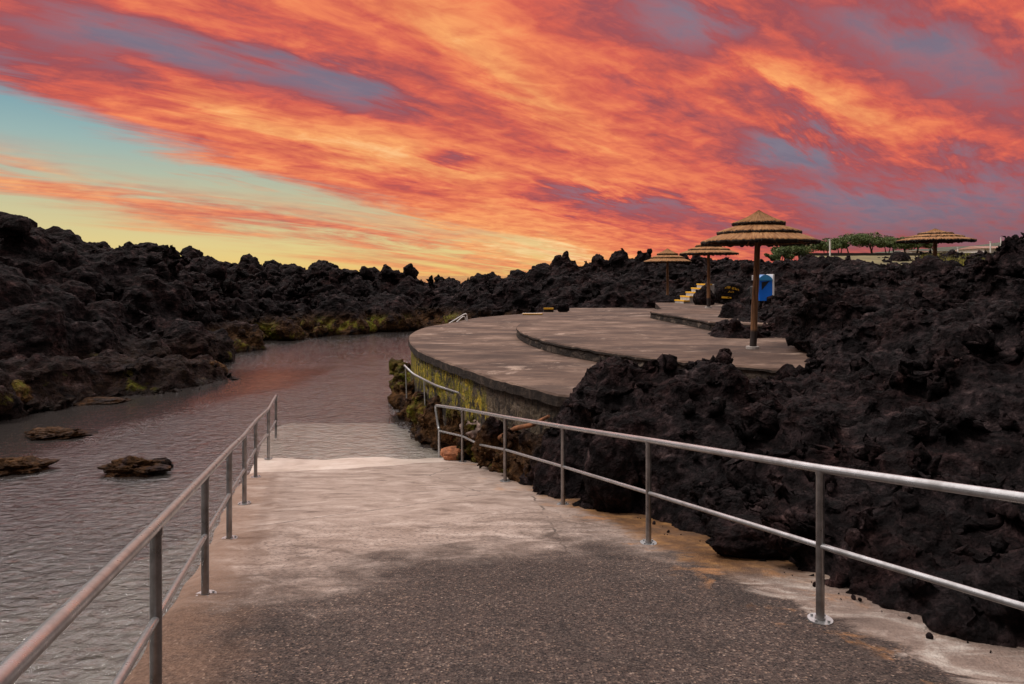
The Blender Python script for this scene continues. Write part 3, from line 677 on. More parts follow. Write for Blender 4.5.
def tex(kind, size, depth=2):
    k = (kind, size, depth)
    if k not in _tex:
        tx = bpy.data.textures.new('t', kind)
        tx.noise_scale = size
        if kind == 'CLOUDS': tx.noise_depth = depth; tx.noise_type = 'HARD_NOISE' if size < 1.2 else 'SOFT_NOISE'
        if kind == 'MUSGRAVE': tx.musgrave_type = 'RIDGED_MULTIFRACTAL'; tx.octaves = depth
        _tex[k] = tx
    return _tex[k]
def solidify(vs, fs, voxel, disp, name, mat):
    me = mesh(vs, fs); o = bpy.data.objects.new(name, me); COL.objects.link(o)
    r = o.modifiers.new('r', 'REMESH'); r.mode = 'VOXEL'; r.voxel_size = voxel; r.use_smooth_shade = True
    for kind, size, depth, st, mid in disp:
        d = o.modifiers.new('d', 'DISPLACE'); d.texture = tex(kind, size, depth); d.texture_coords = 'LOCAL'; d.strength = st; d.mid_level = mid
    dg = bpy.context.evaluated_depsgraph_get(); ev = o.evaluated_get(dg)
    me2 = bpy.data.meshes.new_from_object(ev); o.modifiers.clear(); o.data = me2; bpy.data.meshes.remove(me)
    me2.materials.clear(); me2.materials.append(mat)
    return o
def tile(name, poly, step, voxel, nblob, rr, disp, mat, zbot=-1.0, peaks=(), small=None, skirt=.0, flat=(.7, 1.2), margin=.12, seed=1, dz=0.0, emb=(.15,.75)):
    rng = np.random.default_rng(seed)
    x0, x1 = min(p[0] for p in poly), max(p[0] for p in poly); y0, y1 = min(p[1] for p in poly), max(p[1] for p in poly)
    xs = np.arange(x0, x1, step); ys = np.arange(y0, y1, step)
    X, Y = np.meshgrid(xs, ys); H = height(np.column_stack([X.ravel(), Y.ravel()])).reshape(X.shape)+dz
    PV = [Vector((a, b, 0)) for a, b in poly]
    ins = np.array([[inside(PV, x, y) for x in xs] for y in ys])
    H = np.where(ins, H, zbot-1); H = np.maximum(H, zbot+.02)
    ny, nx = H.shape; vs = []; fs = []
    V = np.column_stack([X.ravel(), Y.ravel(), H.ravel()]); B = np.column_stack([X.ravel(), Y.ravel(), np.full(X.size, zbot-.3)])
    # keep only cells that stand above the floor, closed below
    use = (H > zbot+.05)
    cell = use[:-1, :-1] | use[1:, :-1] | use[:-1, 1:] | use[1:, 1:]
    n = nx*ny; vs = [tuple(v) for v in V]+[tuple(v) for v in B]
    J, I = np.nonzero(cell)
    cs = set(zip(J.tolist(), I.tolist()))
    for j, i in cs:
        a = j*nx+i; b = a+1; c = a+nx+1; d = a+nx
        fs.append((a, b, c, d)); fs.append((n+d, n+c, n+b, n+a))
        if (j-1, i) not in cs: fs.append((a, n+a, n+b, b))
        if (j+1, i) not in cs: fs.append((c, n+c, n+d, d))
        if (j, i-1) not in cs: fs.append((d, n+d, n+a, a))
        if (j, i+1) not in cs: fs.append((b, n+b, n+c, c))
    iv, if_ = ico(2); k = 0; tries = 0
    cand = rng.random((nblob*6, 2))*[x1-x0, y1-y0]+[x0, y0]; hc = height(cand)+dz
    def addblob(c, s, rz, tilt=0.0):
        R = np.array((Matrix.Rotation(rz, 3, 'Z') @ Matrix.Rotation(tilt, 3, 'X')))
        q = (iv*np.array(s)) @ R.T+np.array(c); b = len(vs); vs.extend(map(tuple, q)); fs.extend([tuple(b+t_ for t_ in f) for f in if_])
    for (x, y), h in zip(cand, hc):
        if k >= nblob: break
        if not inside(PV, x, y): continue
        r = rr[0]+(rr[1]-rr[0])*rng.random()**2.2
        fl = max(floor_z(x+r*.8, y), floor_z(x-r*.8, y), floor_z(x, y-r*.8), floor_z(x, y+r*.8), floor_z(x, y))
        if h < fl+margin: continue
        addblob((x, y, h-r*rng.uniform(*emb)), (r*rng.uniform(.8, 1.35), r*rng.uniform(.8, 1.35), r*rng.uniform(*flat)), rng.random()*6.3, rng.uniform(-.5, .5)); k += 1
    if small:
        iv0, if0 = ico(1); n_, ra, rb_ = small; k = 0
        cand = rng.random((n_*5, 2))*[x1-x0, y1-y0]+[x0, y0]; hc = height(cand)+dz
        for (x, y), h in zip(cand, hc):
            if k >= n_: break
            if not inside(PV, x, y): continue
            r = ra+(rb_-ra)*rng.random()**2
            if h < max(floor_z(x+r, y), floor_z(x-r, y), floor_z(x, y))+margin: continue
            Rm = np.array(Matrix.Rotation(rng.random()*6, 3, 'Z') @ Matrix.Rotation(rng.uniform(-1, 1), 3, 'X'))
            q = (iv0*(np.array([r*rng.uniform(.7, 1.5), r, r*rng.uniform(.6, 1.1)]))*rng.uniform(.75, 1.25, (len(iv0), 1))) @ Rm.T+np.array((x, y, h+r*rng.uniform(-.2, .45))); b = len(vs)
            vs.extend(map(tuple, q)); fs.extend([tuple(b+t_ for t_ in f) for f in if0]); k += 1
    for (u, v, D, w, hh) in peaks:       # knobs and spikes that stand out on the skyline: top at (u, v)
        top = W(u, v, D); rw = w/F*D/2; rh = hh/F*D
        addblob((top.x, top.y, top.z-rh*.5), (rw, rw*1.2, rh*.5), rng.random()*3, 0)
        addblob((top.x+rw*.2, top.y, top.z-rh), (rw*1.5, rw*1.7, rh*.6), rng.random()*3, 0.1)
    o = solidify(vs, fs, voxel, disp, name, mat); tag(o, kind='structure'); return o
D_NEAR = [('VORONOI', 1.5, 2, -.22, .4), ('CLOUDS', .9, 3, .30, .5), ('VORONOI', .42, 2, -.14, .45), ('VORONOI', .17, 2, -.065, .45), ('CLOUDS', .10, 3, .07, .5)]
D_MID = [('VORONOI', 2.2, 2, -.75, .4), ('CLOUDS', 1.3, 3, .8, .5), ('VORONOI', .7, 2, -.26, .45), ('VORONOI', .3, 2, -.12, .45), ('CLOUDS', .2, 3, .10, .5)]
D_FAR = [('VORONOI', 2.8, 2, -1.0, .4), ('CLOUDS', 1.5, 3, 1.0, .5), ('VORONOI', 1.0, 2, -.42, .45), ('VORONOI', .45, 2, -.2, .45), ('CLOUDS', .3, 3, .16, .5)]
T_NEAR = tile('lava_ground', [(3.0,-2),(3.6,1),(2.6,4),(1.2,7.2),(.2,8.8),(-.1,9.6),(.8,10.2),(4.4,10.2),(5.25,10.8),(6.1,12.6),(6.9,14.4),(8.0,15.4),(9.8,15.6),(14,15.6),(16,10),(15,2),(9,-2)], .12, .030, 420, (.12,.60), D_NEAR, M['rock_near'], zbot=.2, small=(900,.06,.20),
     peaks=[(703,349,9.35,44,34),(1014,229,12.6,44,60),(992,250,12.6,44,44),(975,272,12.6,44,36),(612,373,9.1,70,34),(845,262,16,60,34),(900,259,16,80,36),(860,285,13.2,110,60),(905,300,11.6,110,70),(840,330,11.2,70,50),(880,350,9.4,120,60),(990,330,8.2,120,50),(760,400,8.0,90,50),(640,405,8.3,80,46)], seed=3)
T_SKIRT = tile('lava_ground', [(.35,9.5),(-.22,11.0),(-.58,12.0),(-1.12,13.3),(-1.80,13.85),(-3.55,20),(-3.5,22.6),(-2.6,23),(-2.1,17.8),(-.5,13),(.9,10.2)], .10, .034, 300, (.06,.30), D_NEAR, M['rock_shore'], zbot=-.9, dz=-.14, small=(700,.05,.15), peaks=[(410,374,17.2,30,26),(423,386,15.4,28,26),(438,394,14.4,30,28),(456,403,13.3,32,30),(474,411,12.5,34,32),(494,416,11.2,36,36),(514,421,10.6,38,38),(534,426,10.0,38,36),(430,410,14.4,30,26),(446,420,14.0,28,24),(418,424,15.2,26,22),(470,430,12.8,30,24),(498,440,11.2,34,24),(522,446,10.3,36,26),(548,442,9.6,44,34),(411,402,16.6,26,26),(402,390,18.8,20,20)], seed=5, margin=.02)
T_MID = tile('lava_ground', [(4.3,16.6),(5,15.3),(6.5,14.6),(9.5,15.3),(17,15.3),(17,27),(8.9,27),(6.8,21.6),(4.6,18.2)], .18, .055, 260, (.12,.6), D_NEAR, M['rock_near'], zbot=1.2, dz=-.16, small=(1200,.10,.28), seed=6)
PK = [(556,257,49,9,10),(567,250,49,6,15),(574,258,49,8,8),(586,258,48,10,8),(597,254,47,16,12),(617,248,46,10,14),(622,245,46,10,12),(639,247,46,9,14),(650,245.5,46,11,16),(678,254,46,16,10),(700,256,46,16,10)]
T_BACK = tile('lava_ground', [(.5,36),(5.0,32.3),(7.6,31),(9.2,33),(17,62),(-3,62),(-2.5,40)], .3, .095, 380, (.2,1.2), D_MID, M['rock_far'], zbot=.3, dz=-.75, small=(1500,.2,.5), emb=(0,.6), peaks=PK, seed=8)
D_BK = [('VORONOI', 1.6, 2, -.35, .45), ('CLOUDS', 1.0, 3, .36, .5), ('VORONOI', .55, 2, -.20, .45), ('CLOUDS', .22, 3, .10, .5)]
T_BACK2 = tile('lava_ground', [(7.4,31),(8.6,30.5),(8.9,26.5),(17,26.5),(27,26.5),(30,44),(17.5,46),(13.5,50),(9.0,33)], .3, .085, 420, (.12,.5), D_BK, M['rock_far'], zbot=.3, dz=-.12, small=(1200,.14,.35), emb=(.2,.7),
     peaks=[(727,262,38,8,6),(734,258,40,7,8),(742,263,38,10,6),(759,265,36,8,6),(770,262,33,14,8),(785,259,31,14,8),(750,262,36,14,7),(722,262,38,14,7),(800,257,29.5,16,8),(818,256,29.5,16,7),(835,256,30,16,7)], seed=18)
T_LEFT = tile('lava_ground', [(-24,4),(-12.3,13),(-11,18),(-10.9,22),(-11.0,25.3),(-14,30),(-15,34),(-17,40),(-40,40),(-40,4)], .25, .085, 520, (.3,1.7), D_MID, M['rock'], zbot=-.9, dz=-1.2, small=(2400,.15,.45), emb=(0,.5),
     peaks=[(200,352,22.9,50,30),(165,350,22.0,74,36),(120,349,21.0,84,42),(70,350,20.0,84,46),(25,354,18.4,80,52),(-30,356,17,80,56),(5,216,27,24,14),(15,220,27,12,8),(55,246,28,20,8),(80,252,29,10,7),(118,250,30,20,8),(164,247,32,9,10),(172,241,32,11,24),(182,250,32,14,10),(155,252,31,9,7)], seed=9)
T_LEFT2 = tile('lava_ground', [(-14.4,29.5),(-11.5,33),(-8.5,36),(-6,39.5),(-3.3,43.5),(-2,45),(-2,66),(-45,66),(-45,38.5),(-17,38.5)], .33, .11, 520, (.3,1.9), D_FAR, M['rock_far'], zbot=-.8, dz=-1.4, small=(2200,.2,.6), emb=(0,.5),
     peaks=[(216,267,38,14,6),(238,265,40,12,8),(222,270,38,10,6),(300,275,46,14,5),(315,264,46,9,12),(322,263,46,8,12),(350,268,49,12,6),(366,270,50,10,6),(386,263,52,12,12),(393,266,52,14,10),(408,265,53,8,10),(414,268,53,8,8),(430,274,56,6,8),(438,272,57,9,8),(468,275,60,5,6),(474,276,60,5,5),(490,271,60,14,6)], seed=10)
# ------------------------------------------------------------------ handrails
def disc_flange(mb, p, r=.075, h=.012): mb.tube([p, p+Vector((0, 0, h))], r, 20)
def handrail(label, tops, feet, mids, r=.0265, rm=.018, extra_start=None, tail=None, midpath=None):
    root = empty('handrail', feet[0], label, 'handrail'); inv = -root.location
    mb = MB(); path = ([extra_start] if extra_start is not None else [])+tops+(tail or [])
    mb.tube([p+inv for p in arc(path, 4, .10)], r, 16); mb.build('top_rail', M['steel'], root, True)
    mb = MB(); mb.tube([p+inv for p in arc(midpath, 3, .06)], rm, 12); mb.build('mid_rail', M['steel'], root, True)
    for tp, ft in zip(tops, feet):
        if ft is None: continue
        mb = MB(); mb.tube([ft+inv+Vector((0, 0, -.03)), tp+inv+Vector((0, 0, -.01))], r*.97, 16); mb.tube([tp+inv+Vector((0, 0, -r-.012)), tp+inv+Vector((0, 0, -r*.2))], r*1.10, 16); mb.tube([ft+inv+Vector((0, 0, .004)), ft+inv+Vector((0, 0, .020))], r*1.18, 16); po = mb.build('post', M['post'], root, True)
        mb = MB(); disc_flange(mb, ft+inv+Vector((0, 0, -.004)))
        for k in range(4):
            q = ft+inv+Vector((.055*math.cos(k*1.57+.7), .055*math.sin(k*1.57+.7), .005)); mb.tube([q, q+Vector((0, 0, .014))], .008, 6)
        mb.build('base_flange', M['steel'], po)
    return root
# right-hand rail beside the rocks
rx = lambda y: 3.40-.345*y
rt = [(2.3, 2.80-.0), (4.27, 2.29), (6.24, 1.99), (8.1, 1.70), (9.95, 1.43), (12.2, 1.11)]
tops = [Vector((rx(y) if y < 9 else (rx(9)+(y-9)*-.335), y, z)) for y, z in rt]
tops[0].z = 2.62; tops[4] = Vector((-.10, 9.95, 1.43)); tops[5] = Vector((-.88, 12.15, 1.115))
feet = [Vector((t_.x, t_.y, ramp_z(t_.y))) for t_ in tops]
end_foot = Vector((-1.40, 13.15, ramp_z(13.15))); end_top = Vector((-1.40, 13.15, .53))
mids = [Vector((t_.x, t_.y, f_.z+(t_.z-f_.z)*.49)) for t_, f_ in zip(tops, feet)]
kink = mids[4].lerp(mids[5], .55)+Vector((0, 0, -.05))
tail = [Vector((-1.50, 13.35, .955)), Vector((-1.42, 13.2, .55)), end_top]
r1 = handrail('long steel handrail with two rails between the ramp and the black lava rocks', tops, feet, mids,
    extra_start=Vector((rx(.6), .6, 2.88)), tail=tail, midpath=[Vector((rx(.6), .6, 2.38))]+mids[:5]+[kink, mids[5], end_top+Vector((0, 0, -.03))])
mb = MB(); mb.tube([end_foot-r1.location+Vector((0, 0, -.25)), end_top-r1.location], .026, 14); mb.build('post', M['steel'], r1, True)
# left-hand rail beside the water
lx = lambda y: -.646-.313*y
lt = [(3.1, 2.36), (4.74, 2.11), (6.4, 1.86), (8.2, 1.575), (10.36, 1.285), (12.7, 1.00), (15.1, .83)]
tops = [Vector((lx(y), y, z)) for y, z in lt]; tops[-2].x = -4.53; tops[-1].x = -5.22
feet = [Vector((t_.x, t_.y, ramp_z(t_.y))) for t_ in tops]
mids = [Vector((t_.x, t_.y, f_.z+(t_.z-f_.z)*.5)) for t_, f_ in zip(tops, feet)]
handrail('long steel handrail with two rails along the water side of the ramp', tops, feet, mids,
    extra_start=Vector((lx(.7), .7, 2.75)), midpath=[Vector((lx(.7), .7, 2.31))]+mids)
# curved grab rail on the rocks below the terrace wall
gp = [(404.5,365.5,16.4),(408,369,16.1),(413,373.6,15.8),(420,377.5,15.4),(427,381,15.0),(436,385.3,14.4),(447,389,13.9),(457,392,13.4),(468,393.8,13.0)]
gpts = catmull([W(*q) for q in gp], 5)
g = empty('grab_rail', gpts[0], 'curved white grab rail on the rocks under the terrace wall', 'handrail'); inv = -g.location
mb = MB(); mb.tube([p+inv for p in gpts], .024, 12); mb.build('rail', M['steel'], g, True)
for k in (2, 18, 36):
    p = gpts[k]; mb = MB(); mb.tube([p+inv, p+inv+Vector((.03, 0, -.75))], .018, 10); mb.build('post', M['steel'], g, True)
# ladder rail at the far edge
lp = [W(449, 323.5, 25.6), W(464.5, 314.0, 25.9), W(466.8, 314.2, 26.0), W(467.3, 321, 26.0)]
g = empty('ladder_rail', lp[0], 'small bent white rail at the far edge of the lower terrace', 'handrail'); inv = -g.location
mb = MB(); mb.tube([p+inv for p in arc(lp, 4, .09)], .024, 12); mb.build('rail', M['white'], g, True)
off = Vector((-.10, .55, 0)); mb = MB(); mb.tube([p+inv+off for p in arc([lp[0]+Vector((0,0,-.3)), lp[1]+Vector((0,0,-.12)), lp[2]+Vector((0,0,-.14)), lp[3]], 4, .09)], .022, 12); mb.build('rail', M['white'], g, True)

# ------------------------------------------------------------------ thatched parasols
def tier(r0, z0, r1, z1, seed, thick=.05):
    rng = np.random.default_rng(seed); n = 240; rows = 7; vs = []; fs = []; uvs = []
    jr = rng.normal(0, .011, n); jz = rng.normal(0, .008, n); bun = [.012*math.sin(k*2*math.pi/12*1.0+seed)+.008*math.sin(k*.9) for k in range(n)]
    for j in range(rows):
        s = j/(rows-1); r = r0+(r1-r0)*s; z = z0+(z1-z0)*s+(.012*math.sin(s*math.pi) if r0 > .1 else -.02*math.sin(s*math.pi))
        for k in range(n):
            e = s*s; a = 2*math.pi*k/n; rr = r+e*(jr[k]+bun[k % n]); vs.append((rr*math.cos(a), rr*math.sin(a), z+rng.normal(0, .003)+e*jz[k]))
    for k in range(n):       # ragged hanging ends
        a = 2*math.pi*k/n; rr = r1+jr[k]+bun[k]-.012; vs.append((rr*math.cos(a), rr*math.sin(a), z1-thick*(1+rng.uniform(-.35, .5))))
    for k in range(n):
        a = 2*math.pi*k/n; rr = r1-.09; vs.append((rr*math.cos(a), rr*math.sin(a), z1-thick*.55+.03))
    for k in range(n):
        a = 2*math.pi*k/n; rr = max(r0, .03); vs.append((rr*math.cos(a), rr*math.sin(a), z0-.045))
    for j in range(rows+2):
        for k in range(n): k2 = (k+1) % n; fs.append((j*n+k, (j+1)*n+k, (j+1)*n+k2, j*n+k2))
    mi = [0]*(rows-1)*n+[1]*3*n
    me = mesh(vs, fs, True, mi); uv = me.uv_layers.new(name='UVMap'); lu = np.zeros(len(me.loops)*2)
    vi = np.zeros(len(me.loops), dtype=int); me.loops.foreach_get('vertex_index', vi)
    ang = (vi % n)/n; row = vi//n
    # keep the seam tidy
    lt_ = ang.reshape(-1, 4).copy(); mx = lt_.max(1, keepdims=True); lt_ = np.where((mx > .9) & (lt_ < .1), lt_+1, lt_)
    lu[0::2] = lt_.ravel(); lu[1::2] = row/8.0+seed*.37; uv.data.foreach_set('uv', lu)
    return me
def parasol(loc, s, H, label, lean=(0, 0), rz=0, flat=1.0, whole=1.0):
    root = empty('thatched_parasol', loc, label, 'parasol', 'thatched parasols on the terraces'); root.rotation_euler = (0, 0, rz)
    lean = Vector((lean[0], lean[1], 0))
    c = lean
    for (r0, z0, r1, z1, sd, nm) in ((.01, .70, .53, .43, 1, 'thatch_cap'), (.38, .395, .84, .235, 2, 'thatch_tier'), (.66, .235, 1.19, .03, 3, 'thatch_tier')):
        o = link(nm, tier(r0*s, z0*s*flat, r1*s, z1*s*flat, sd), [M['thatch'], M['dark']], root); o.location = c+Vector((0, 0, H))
    mb = MB(); nr = 10
    for k in range(nr):
        a = 2*math.pi*k/nr+.2; d = Vector((math.cos(a), math.sin(a), 0)); mb.tube([c+d*.05+Vector((0, 0, H+.52*s*flat)), c+d*1.10*s+Vector((0, 0, H-.01))], .018, 6)
    for rr, zz in ((1.02, .045), (.62, .235)):
        mb.tube([c+Vector((rr*s*math.cos(2*math.pi*k/36), rr*s*math.sin(2*math.pi*k/36), H+zz*s*flat-.03)) for k in range(37)], .014, 6)
    mb.build('roof_frame', M['wood'], root)
    mb = MB(); P_ = [Vector((0, 0, -.12)).lerp(c+Vector((0, 0, H+.50*s*flat)), k/8) for k in range(9)]
    P_ = [Vector((p.x+.006*math.sin(i*1.7), p.y, p.z)) for i, p in enumerate(P_)]
    mb.tube(P_, [.070-.0022*i for i in range(9)], 14); mb.build('pole', M['wood'], root, True)
    mb = MB(); mb.tube([Vector((.0, 0, .0)), Vector((0, 0, .05))], .13, 16); mb.build('pole_footing', M['concrete'], root)
    return root
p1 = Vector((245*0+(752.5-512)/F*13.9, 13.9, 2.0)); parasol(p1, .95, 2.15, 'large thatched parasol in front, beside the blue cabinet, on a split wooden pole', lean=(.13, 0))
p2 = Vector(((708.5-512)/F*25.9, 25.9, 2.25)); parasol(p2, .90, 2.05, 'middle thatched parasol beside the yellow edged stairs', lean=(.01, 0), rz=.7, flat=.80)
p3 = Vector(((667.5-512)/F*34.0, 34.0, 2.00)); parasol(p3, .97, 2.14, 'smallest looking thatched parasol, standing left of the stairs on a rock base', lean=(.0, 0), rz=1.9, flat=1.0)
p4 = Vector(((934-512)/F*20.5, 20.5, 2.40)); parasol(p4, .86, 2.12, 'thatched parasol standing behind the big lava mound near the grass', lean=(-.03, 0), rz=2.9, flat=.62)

# ------------------------------------------------------------------ single boulders
def boulder(loc, size, label, mat, seed, sub=5, amp=.28, sink=.3, name='boulder', rz=0):
    iv, if_ = ico(sub); off = Vector((seed*7.3, seed*3.1, seed*1.7)); vs = []
    for v in iv:
        p = Vector(v); q = p*1.3+off
        d = 1+amp*(mnoise.noise(q)+.5*mnoise.noise(q*2.1)+.30*mnoise.noise(q*4.7)+.18*mnoise.noise(q*10.5)+.10*mnoise.noise(q*22))-amp*.3*abs(mnoise.noise(q*3.3))
        vs.append((p.x*size[0]*d, p.y*size[1]*d, p.z*size[2]*d))
    o = link(name, mesh(vs, if_, True), mat); o.location = Vector(loc)+Vector((0, 0, size[2]*(1-2*sink))); o.rotation_euler.z = rz
    tag(o, label, 'boulder'); return o
# ------------------------------------------------------------------ stairs with yellow nosings
def stairs(loc, n, rise, run, width, label, ang):
    root = empty('stone_stairs', loc, label, 'stairs'); root.rotation_euler = (0, 0, ang)
    for k in range(n):
        mb = MB(); mb.box((run*k+run*.75, 0, rise*(k+.5)-.2), (run*.75, width/2-.01*(k % 2), rise/2+.2), bev=.012); st = mb.build('step', M['concrete'], root)
        mb = MB(); mb.box((run*k+.05, 0, rise*(k+1)-.008), (.062, width/2+.004, .030), bev=.004); mb.box((run*k+run*.5, -width/2-.001, rise*(k+1)-.010), (run*.52, .03, .026)); mb.build('nosing', M['yellow'], st)
    return root
s0 = W(673.5, 307.5, 30.2); s0.z = 2.02
stairs(s0, 6, .178, .285, .75, 'short pale concrete stairs with yellow painted step edges climbing the rocks', math.radians(18))
s1 = W(523, 314.6, 30.0); s1.z = 1.75
root = empty('low_step', s1, 'low concrete step with a yellow painted edge at the back of the lower terrace', 'step')
mb = MB(); mb.box((.42, .3, -.0), (.44, .28, .05), bev=.01); st = mb.build('step', M['concrete'], root)
mb = MB(); mb.box((.42, .05, .037), (.44, .07, .018), rz=0); mb.build('nosing', M['yellow'], st)
b_ = W(702, 303.5, 28.6); boulder((b_.x+.12, b_.y, 2.2), (.42, .35, .55), 'dark boulder against the side of the yellow edged stairs', M['rock_near'], 21, sink=.2)
s2 = W(544, 311.5, 32.2); s2.z = 1.78
root = empty('low_step', s2, 'raised concrete step with a yellow edge beside a small dark boulder', 'step')
mb = MB(); mb.box((.22, .3, .02), (.23, .28, .12), bev=.01); st = mb.build('step', M['lip'], root)
mb = MB(); mb.box((.22, .06, .135), (.23, .07, .035)); mb.build('nosing', M['yellow'], st)

# ------------------------------------------------------------------ blue cabinet
def cabinet():
    base = W(764, 300.5, 21.6); root = empty('blue_cabinet', base, 'blue plastic cabinet with domed lid and white side panel standing on the lava', 'cabinet')
    k = 22.0/F; w = 22*k; h = 26*k
    x0, x1 = -8*k, 5.0*k
    prof = [(x0+.02, 0), (x1, 0), (x1, h*.80)]+[(x1-(x1-x0)*t_, h*.80+h*.16*math.sin(math.pi*min(1, t_*1.0))**.8) for t_ in np.linspace(.08, .92, 9)]+[(x0, h*.80)]
    vs = [(x, y, z) for y in (-.26, .26) for x, z in prof]; n = len(prof)
    fs = [tuple(range(n)), tuple(range(2*n-1, n-1, -1))]+[(i, n+i, n+(i+1) % n, (i+1) % n) for i in range(n)]
    link('body', mesh(vs, fs), M['blue'], root)
    lid = [(x, z) for x, z in prof if z >= h*.70]; m2 = len(lid)
    lid = [(x1+.01, h*.76)]+[(x*1.01, z+.015) for x, z in lid]+[(x0-.01, h*.76)]; m2 = len(lid)
    vs = [(x, y, z) for y in (-.28, .28) for x, z in lid]
    fs = [tuple(range(m2)), tuple(range(2*m2-1, m2-1, -1))]+[(i, m2+i, m2+(i+1) % m2, (i+1) % m2) for i in range(m2)]
    link('lid', mesh(vs, fs), M['lblue'], root)
    mb = MB(); mb.box((x1+.035, 0, h*.49), (.025, .29, h*.50), bev=.01); mb.build('side_panel', M['white'], root)
    mb = MB(); mb.add([(-.17, -.265, h*.70), (x1-.08, -.265, h*.74), (-.17, -.265, h*.40), (-.17, -.25, h*.70), (x1-.08, -.25, h*.74), (-.17, -.25, h*.40)], [(0,2,1),(3,4,5),(0,1,4,3),(1,2,5,4),(2,0,3,5)])
    mb.build('opening', M['black'], root)
    mb = MB(); mb.box((x0-.12, -.275, h*.86), (.10, .012, .08), bev=.006); mb.box((x0-.12, -.24, h*.70), (.012, .012, h*.2)); pn = mb.build('label_plate', M['white'], root)
    mb = MB(); mb.tube([Vector((x0-.08, -.30, h*.86)), Vector((x0-.08, -.288, h*.86))], .045, 12); mb.build('green_mark', M['green'], pn)
    mb = MB(); mb.box((x0-.07, .0, h*.28), (.06, .2, .22), bev=.03); mb.tube([Vector((x0-.2, -.1, h*.50)), Vector((x0-.3, -.12, h*.42)), Vector((x0-.22, -.16, h*.16))], .016, 8)
    mb.build('side_box', M['black'], root)
    for sx in (x0+.08, x1-.08):
        mb = MB(); mb.box((sx, 0, -.05), (.04, .2, .06)); mb.build('foot', M['black'], root)
cabinet()

# ------------------------------------------------------------------ hand painted yellow writing on a dark rock slab
def painted_text():
    base = W(731, 297, 29.2)
    root = empty('painted_rock', base, 'dark rock slab with faded yellow hand painted writing right of the stairs', 'painted rock')
    k = 29.2/F; rng = random.Random(4)
    iv, if_ = ico(4)
    vs = []
    for v in iv:
        p = Vector(v); d = 1+.14*mnoise.noise(p*1.6)+.06*mnoise.noise(p*5)
        q = Vector((p.x*.62*d, p.y*.40*d, p.z*.42*d)); 
        q.y = max(q.y, -.27+.012*mnoise.noise(p*7)); vs.append(q+Vector((0, 0, .22)))
    link('slab', mesh(vs, if_, True), M['rock_near'], root)
    mb = MB()
    def dash(x, z, w, h, a): mb.box((x, -.292, z), (w/2, .006, h/2), tilt=Matrix.Rotation(a, 3, 'Y'))
    def letters(x0, z0, n, pitch, hgt, slope, curve=0):
        for i in range(n):
            x = x0+i*pitch; z = z0-slope*i*pitch-curve*(i-n/2)**2
            for s_ in range(rng.choice((2, 3))):
                if rng.random() < .5: dash(x+rng.uniform(-.3, .3)*pitch*.5, z+rng.uniform(-.1, .1)*hgt, .016, hgt*rng.uniform(.6, 1), rng.uniform(-.3, .3))
                else: dash(x, z+rng.uniform(-.45, .45)*hgt, pitch*.6, .018, slope+rng.uniform(-.2, .2))
    for args in ((-.33, .41, 4, .062, .095, 0.0, .003), (-.04, .42, 5, .066, .11, .42, .004), (-.20, .235, 5, .052, .085, .05)):
        mb = MB(); letters(*args); mb.build('painted_word', M['yellow'], root)
    mb = MB(); dash(-.33, -.01, .32, .075, .05); dash(-.16, -.015, .16, .05, .12); mb.build('painted_bar', M['yellow'], root)
painted_text()

def on_water(u, v): return W(u, v, EYE*F/(v-V0))
M['rock_wet'] = mat_rock('tidal_rock', algae=.5, brown=1.25, light=2.6)
boulder(on_water(134, 472), (.50, .34, .17), 'low brown rock with a knobbly crest alone in the water left of the ramp', M['rock_wet'], 2, sink=.30, amp=.55)
boulder(on_water(160, 468)+Vector((0, 0, -.02)), (.20, .17, .16), 'dark round stone at the right end of the lone brown water rock', M['rock'], 12, sink=.35)
boulder(on_water(20, 470), (.50, .36, .17), 'orange brown rock awash at the left edge of the picture', M['rock_wet'], 3, sink=.36, amp=.5)
boulder(on_water(60, 436), (.62, .42, .13), 'flat pale brown rock awash nearer the left bank', M['rock_wet'], 4, sink=.40, amp=.6)
boulder(on_water(95, 402), (.9, .45, .10), 'long thin ledge just breaking the water under the left bank', M['rock_wet'], 6, sink=.4)
boulder(on_water(118, 388), (.50, .42, .36), 'round boulder with a green cap in front of the left bank', M['rock'], 5, sink=.18)
boulder(on_water(8, 412), (.55, .6, .50), 'dark boulder with green moss at the far left of the shore', M['rock_shore'], 8, sink=.2)
boulder(on_water(205, 380)+Vector((0, .4, 0)), (.55, .6, .42), 'orange and green tinted boulder at the tip of the left ledge', M['rock_shore'], 9, sink=.25)
boulder(W(545, 312, 32.4)+Vector((.85, 0, 0)), (.28, .22, .26), 'small dark boulder beside the raised yellow edged step', M['rock_near'], 10, sink=.1)
boulder(Vector((p3.x-.1, p3.y-.3, 1.95)), (.95, .55, .34), 'flat dark boulder at the foot of the parasol left of the stairs', M['rock_near'], 11, sink=.2)
b_ = W(612, 500, 7.75); boulder((b_.x, b_.y, ramp_z(7.75)+.02), (.30, .28, .50), 'tall rounded dark boulder behind the handrail beside the rusty seep', M['rock_near'], 13, sink=.08, amp=.22)
b_ = W(735, 560, 5.75); boulder((b_.x+.15, b_.y+.15, ramp_z(5.75)-.02), (.36, .24, .17), 'low purplish stone at the foot of the lava beside the right handrail', M['rock_near'], 14, sink=.15)
b_ = W(455, 462, 12.5); boulder((b_.x, b_.y+.25, ramp_z(12.6)-.03), (.30, .2, .13), 'orange stone at the ramp edge under the end of the right handrail', mat_simple('orange_stone', (.34, .13, .06), .9, nscale=7, noise_amt=.45, bumpd=.03), 15, sink=.1)
b_ = W(478, 430, 12.3); boulder((b_.x, b_.y+.2, .55), (.34, .26, .20), 'pale pinkish stone among the brown rocks behind the right handrail', mat_simple('pale_stone', (.26, .18, .15), .9, nscale=5, noise_amt=.6, bumpd=.04), 16, sink=.2)
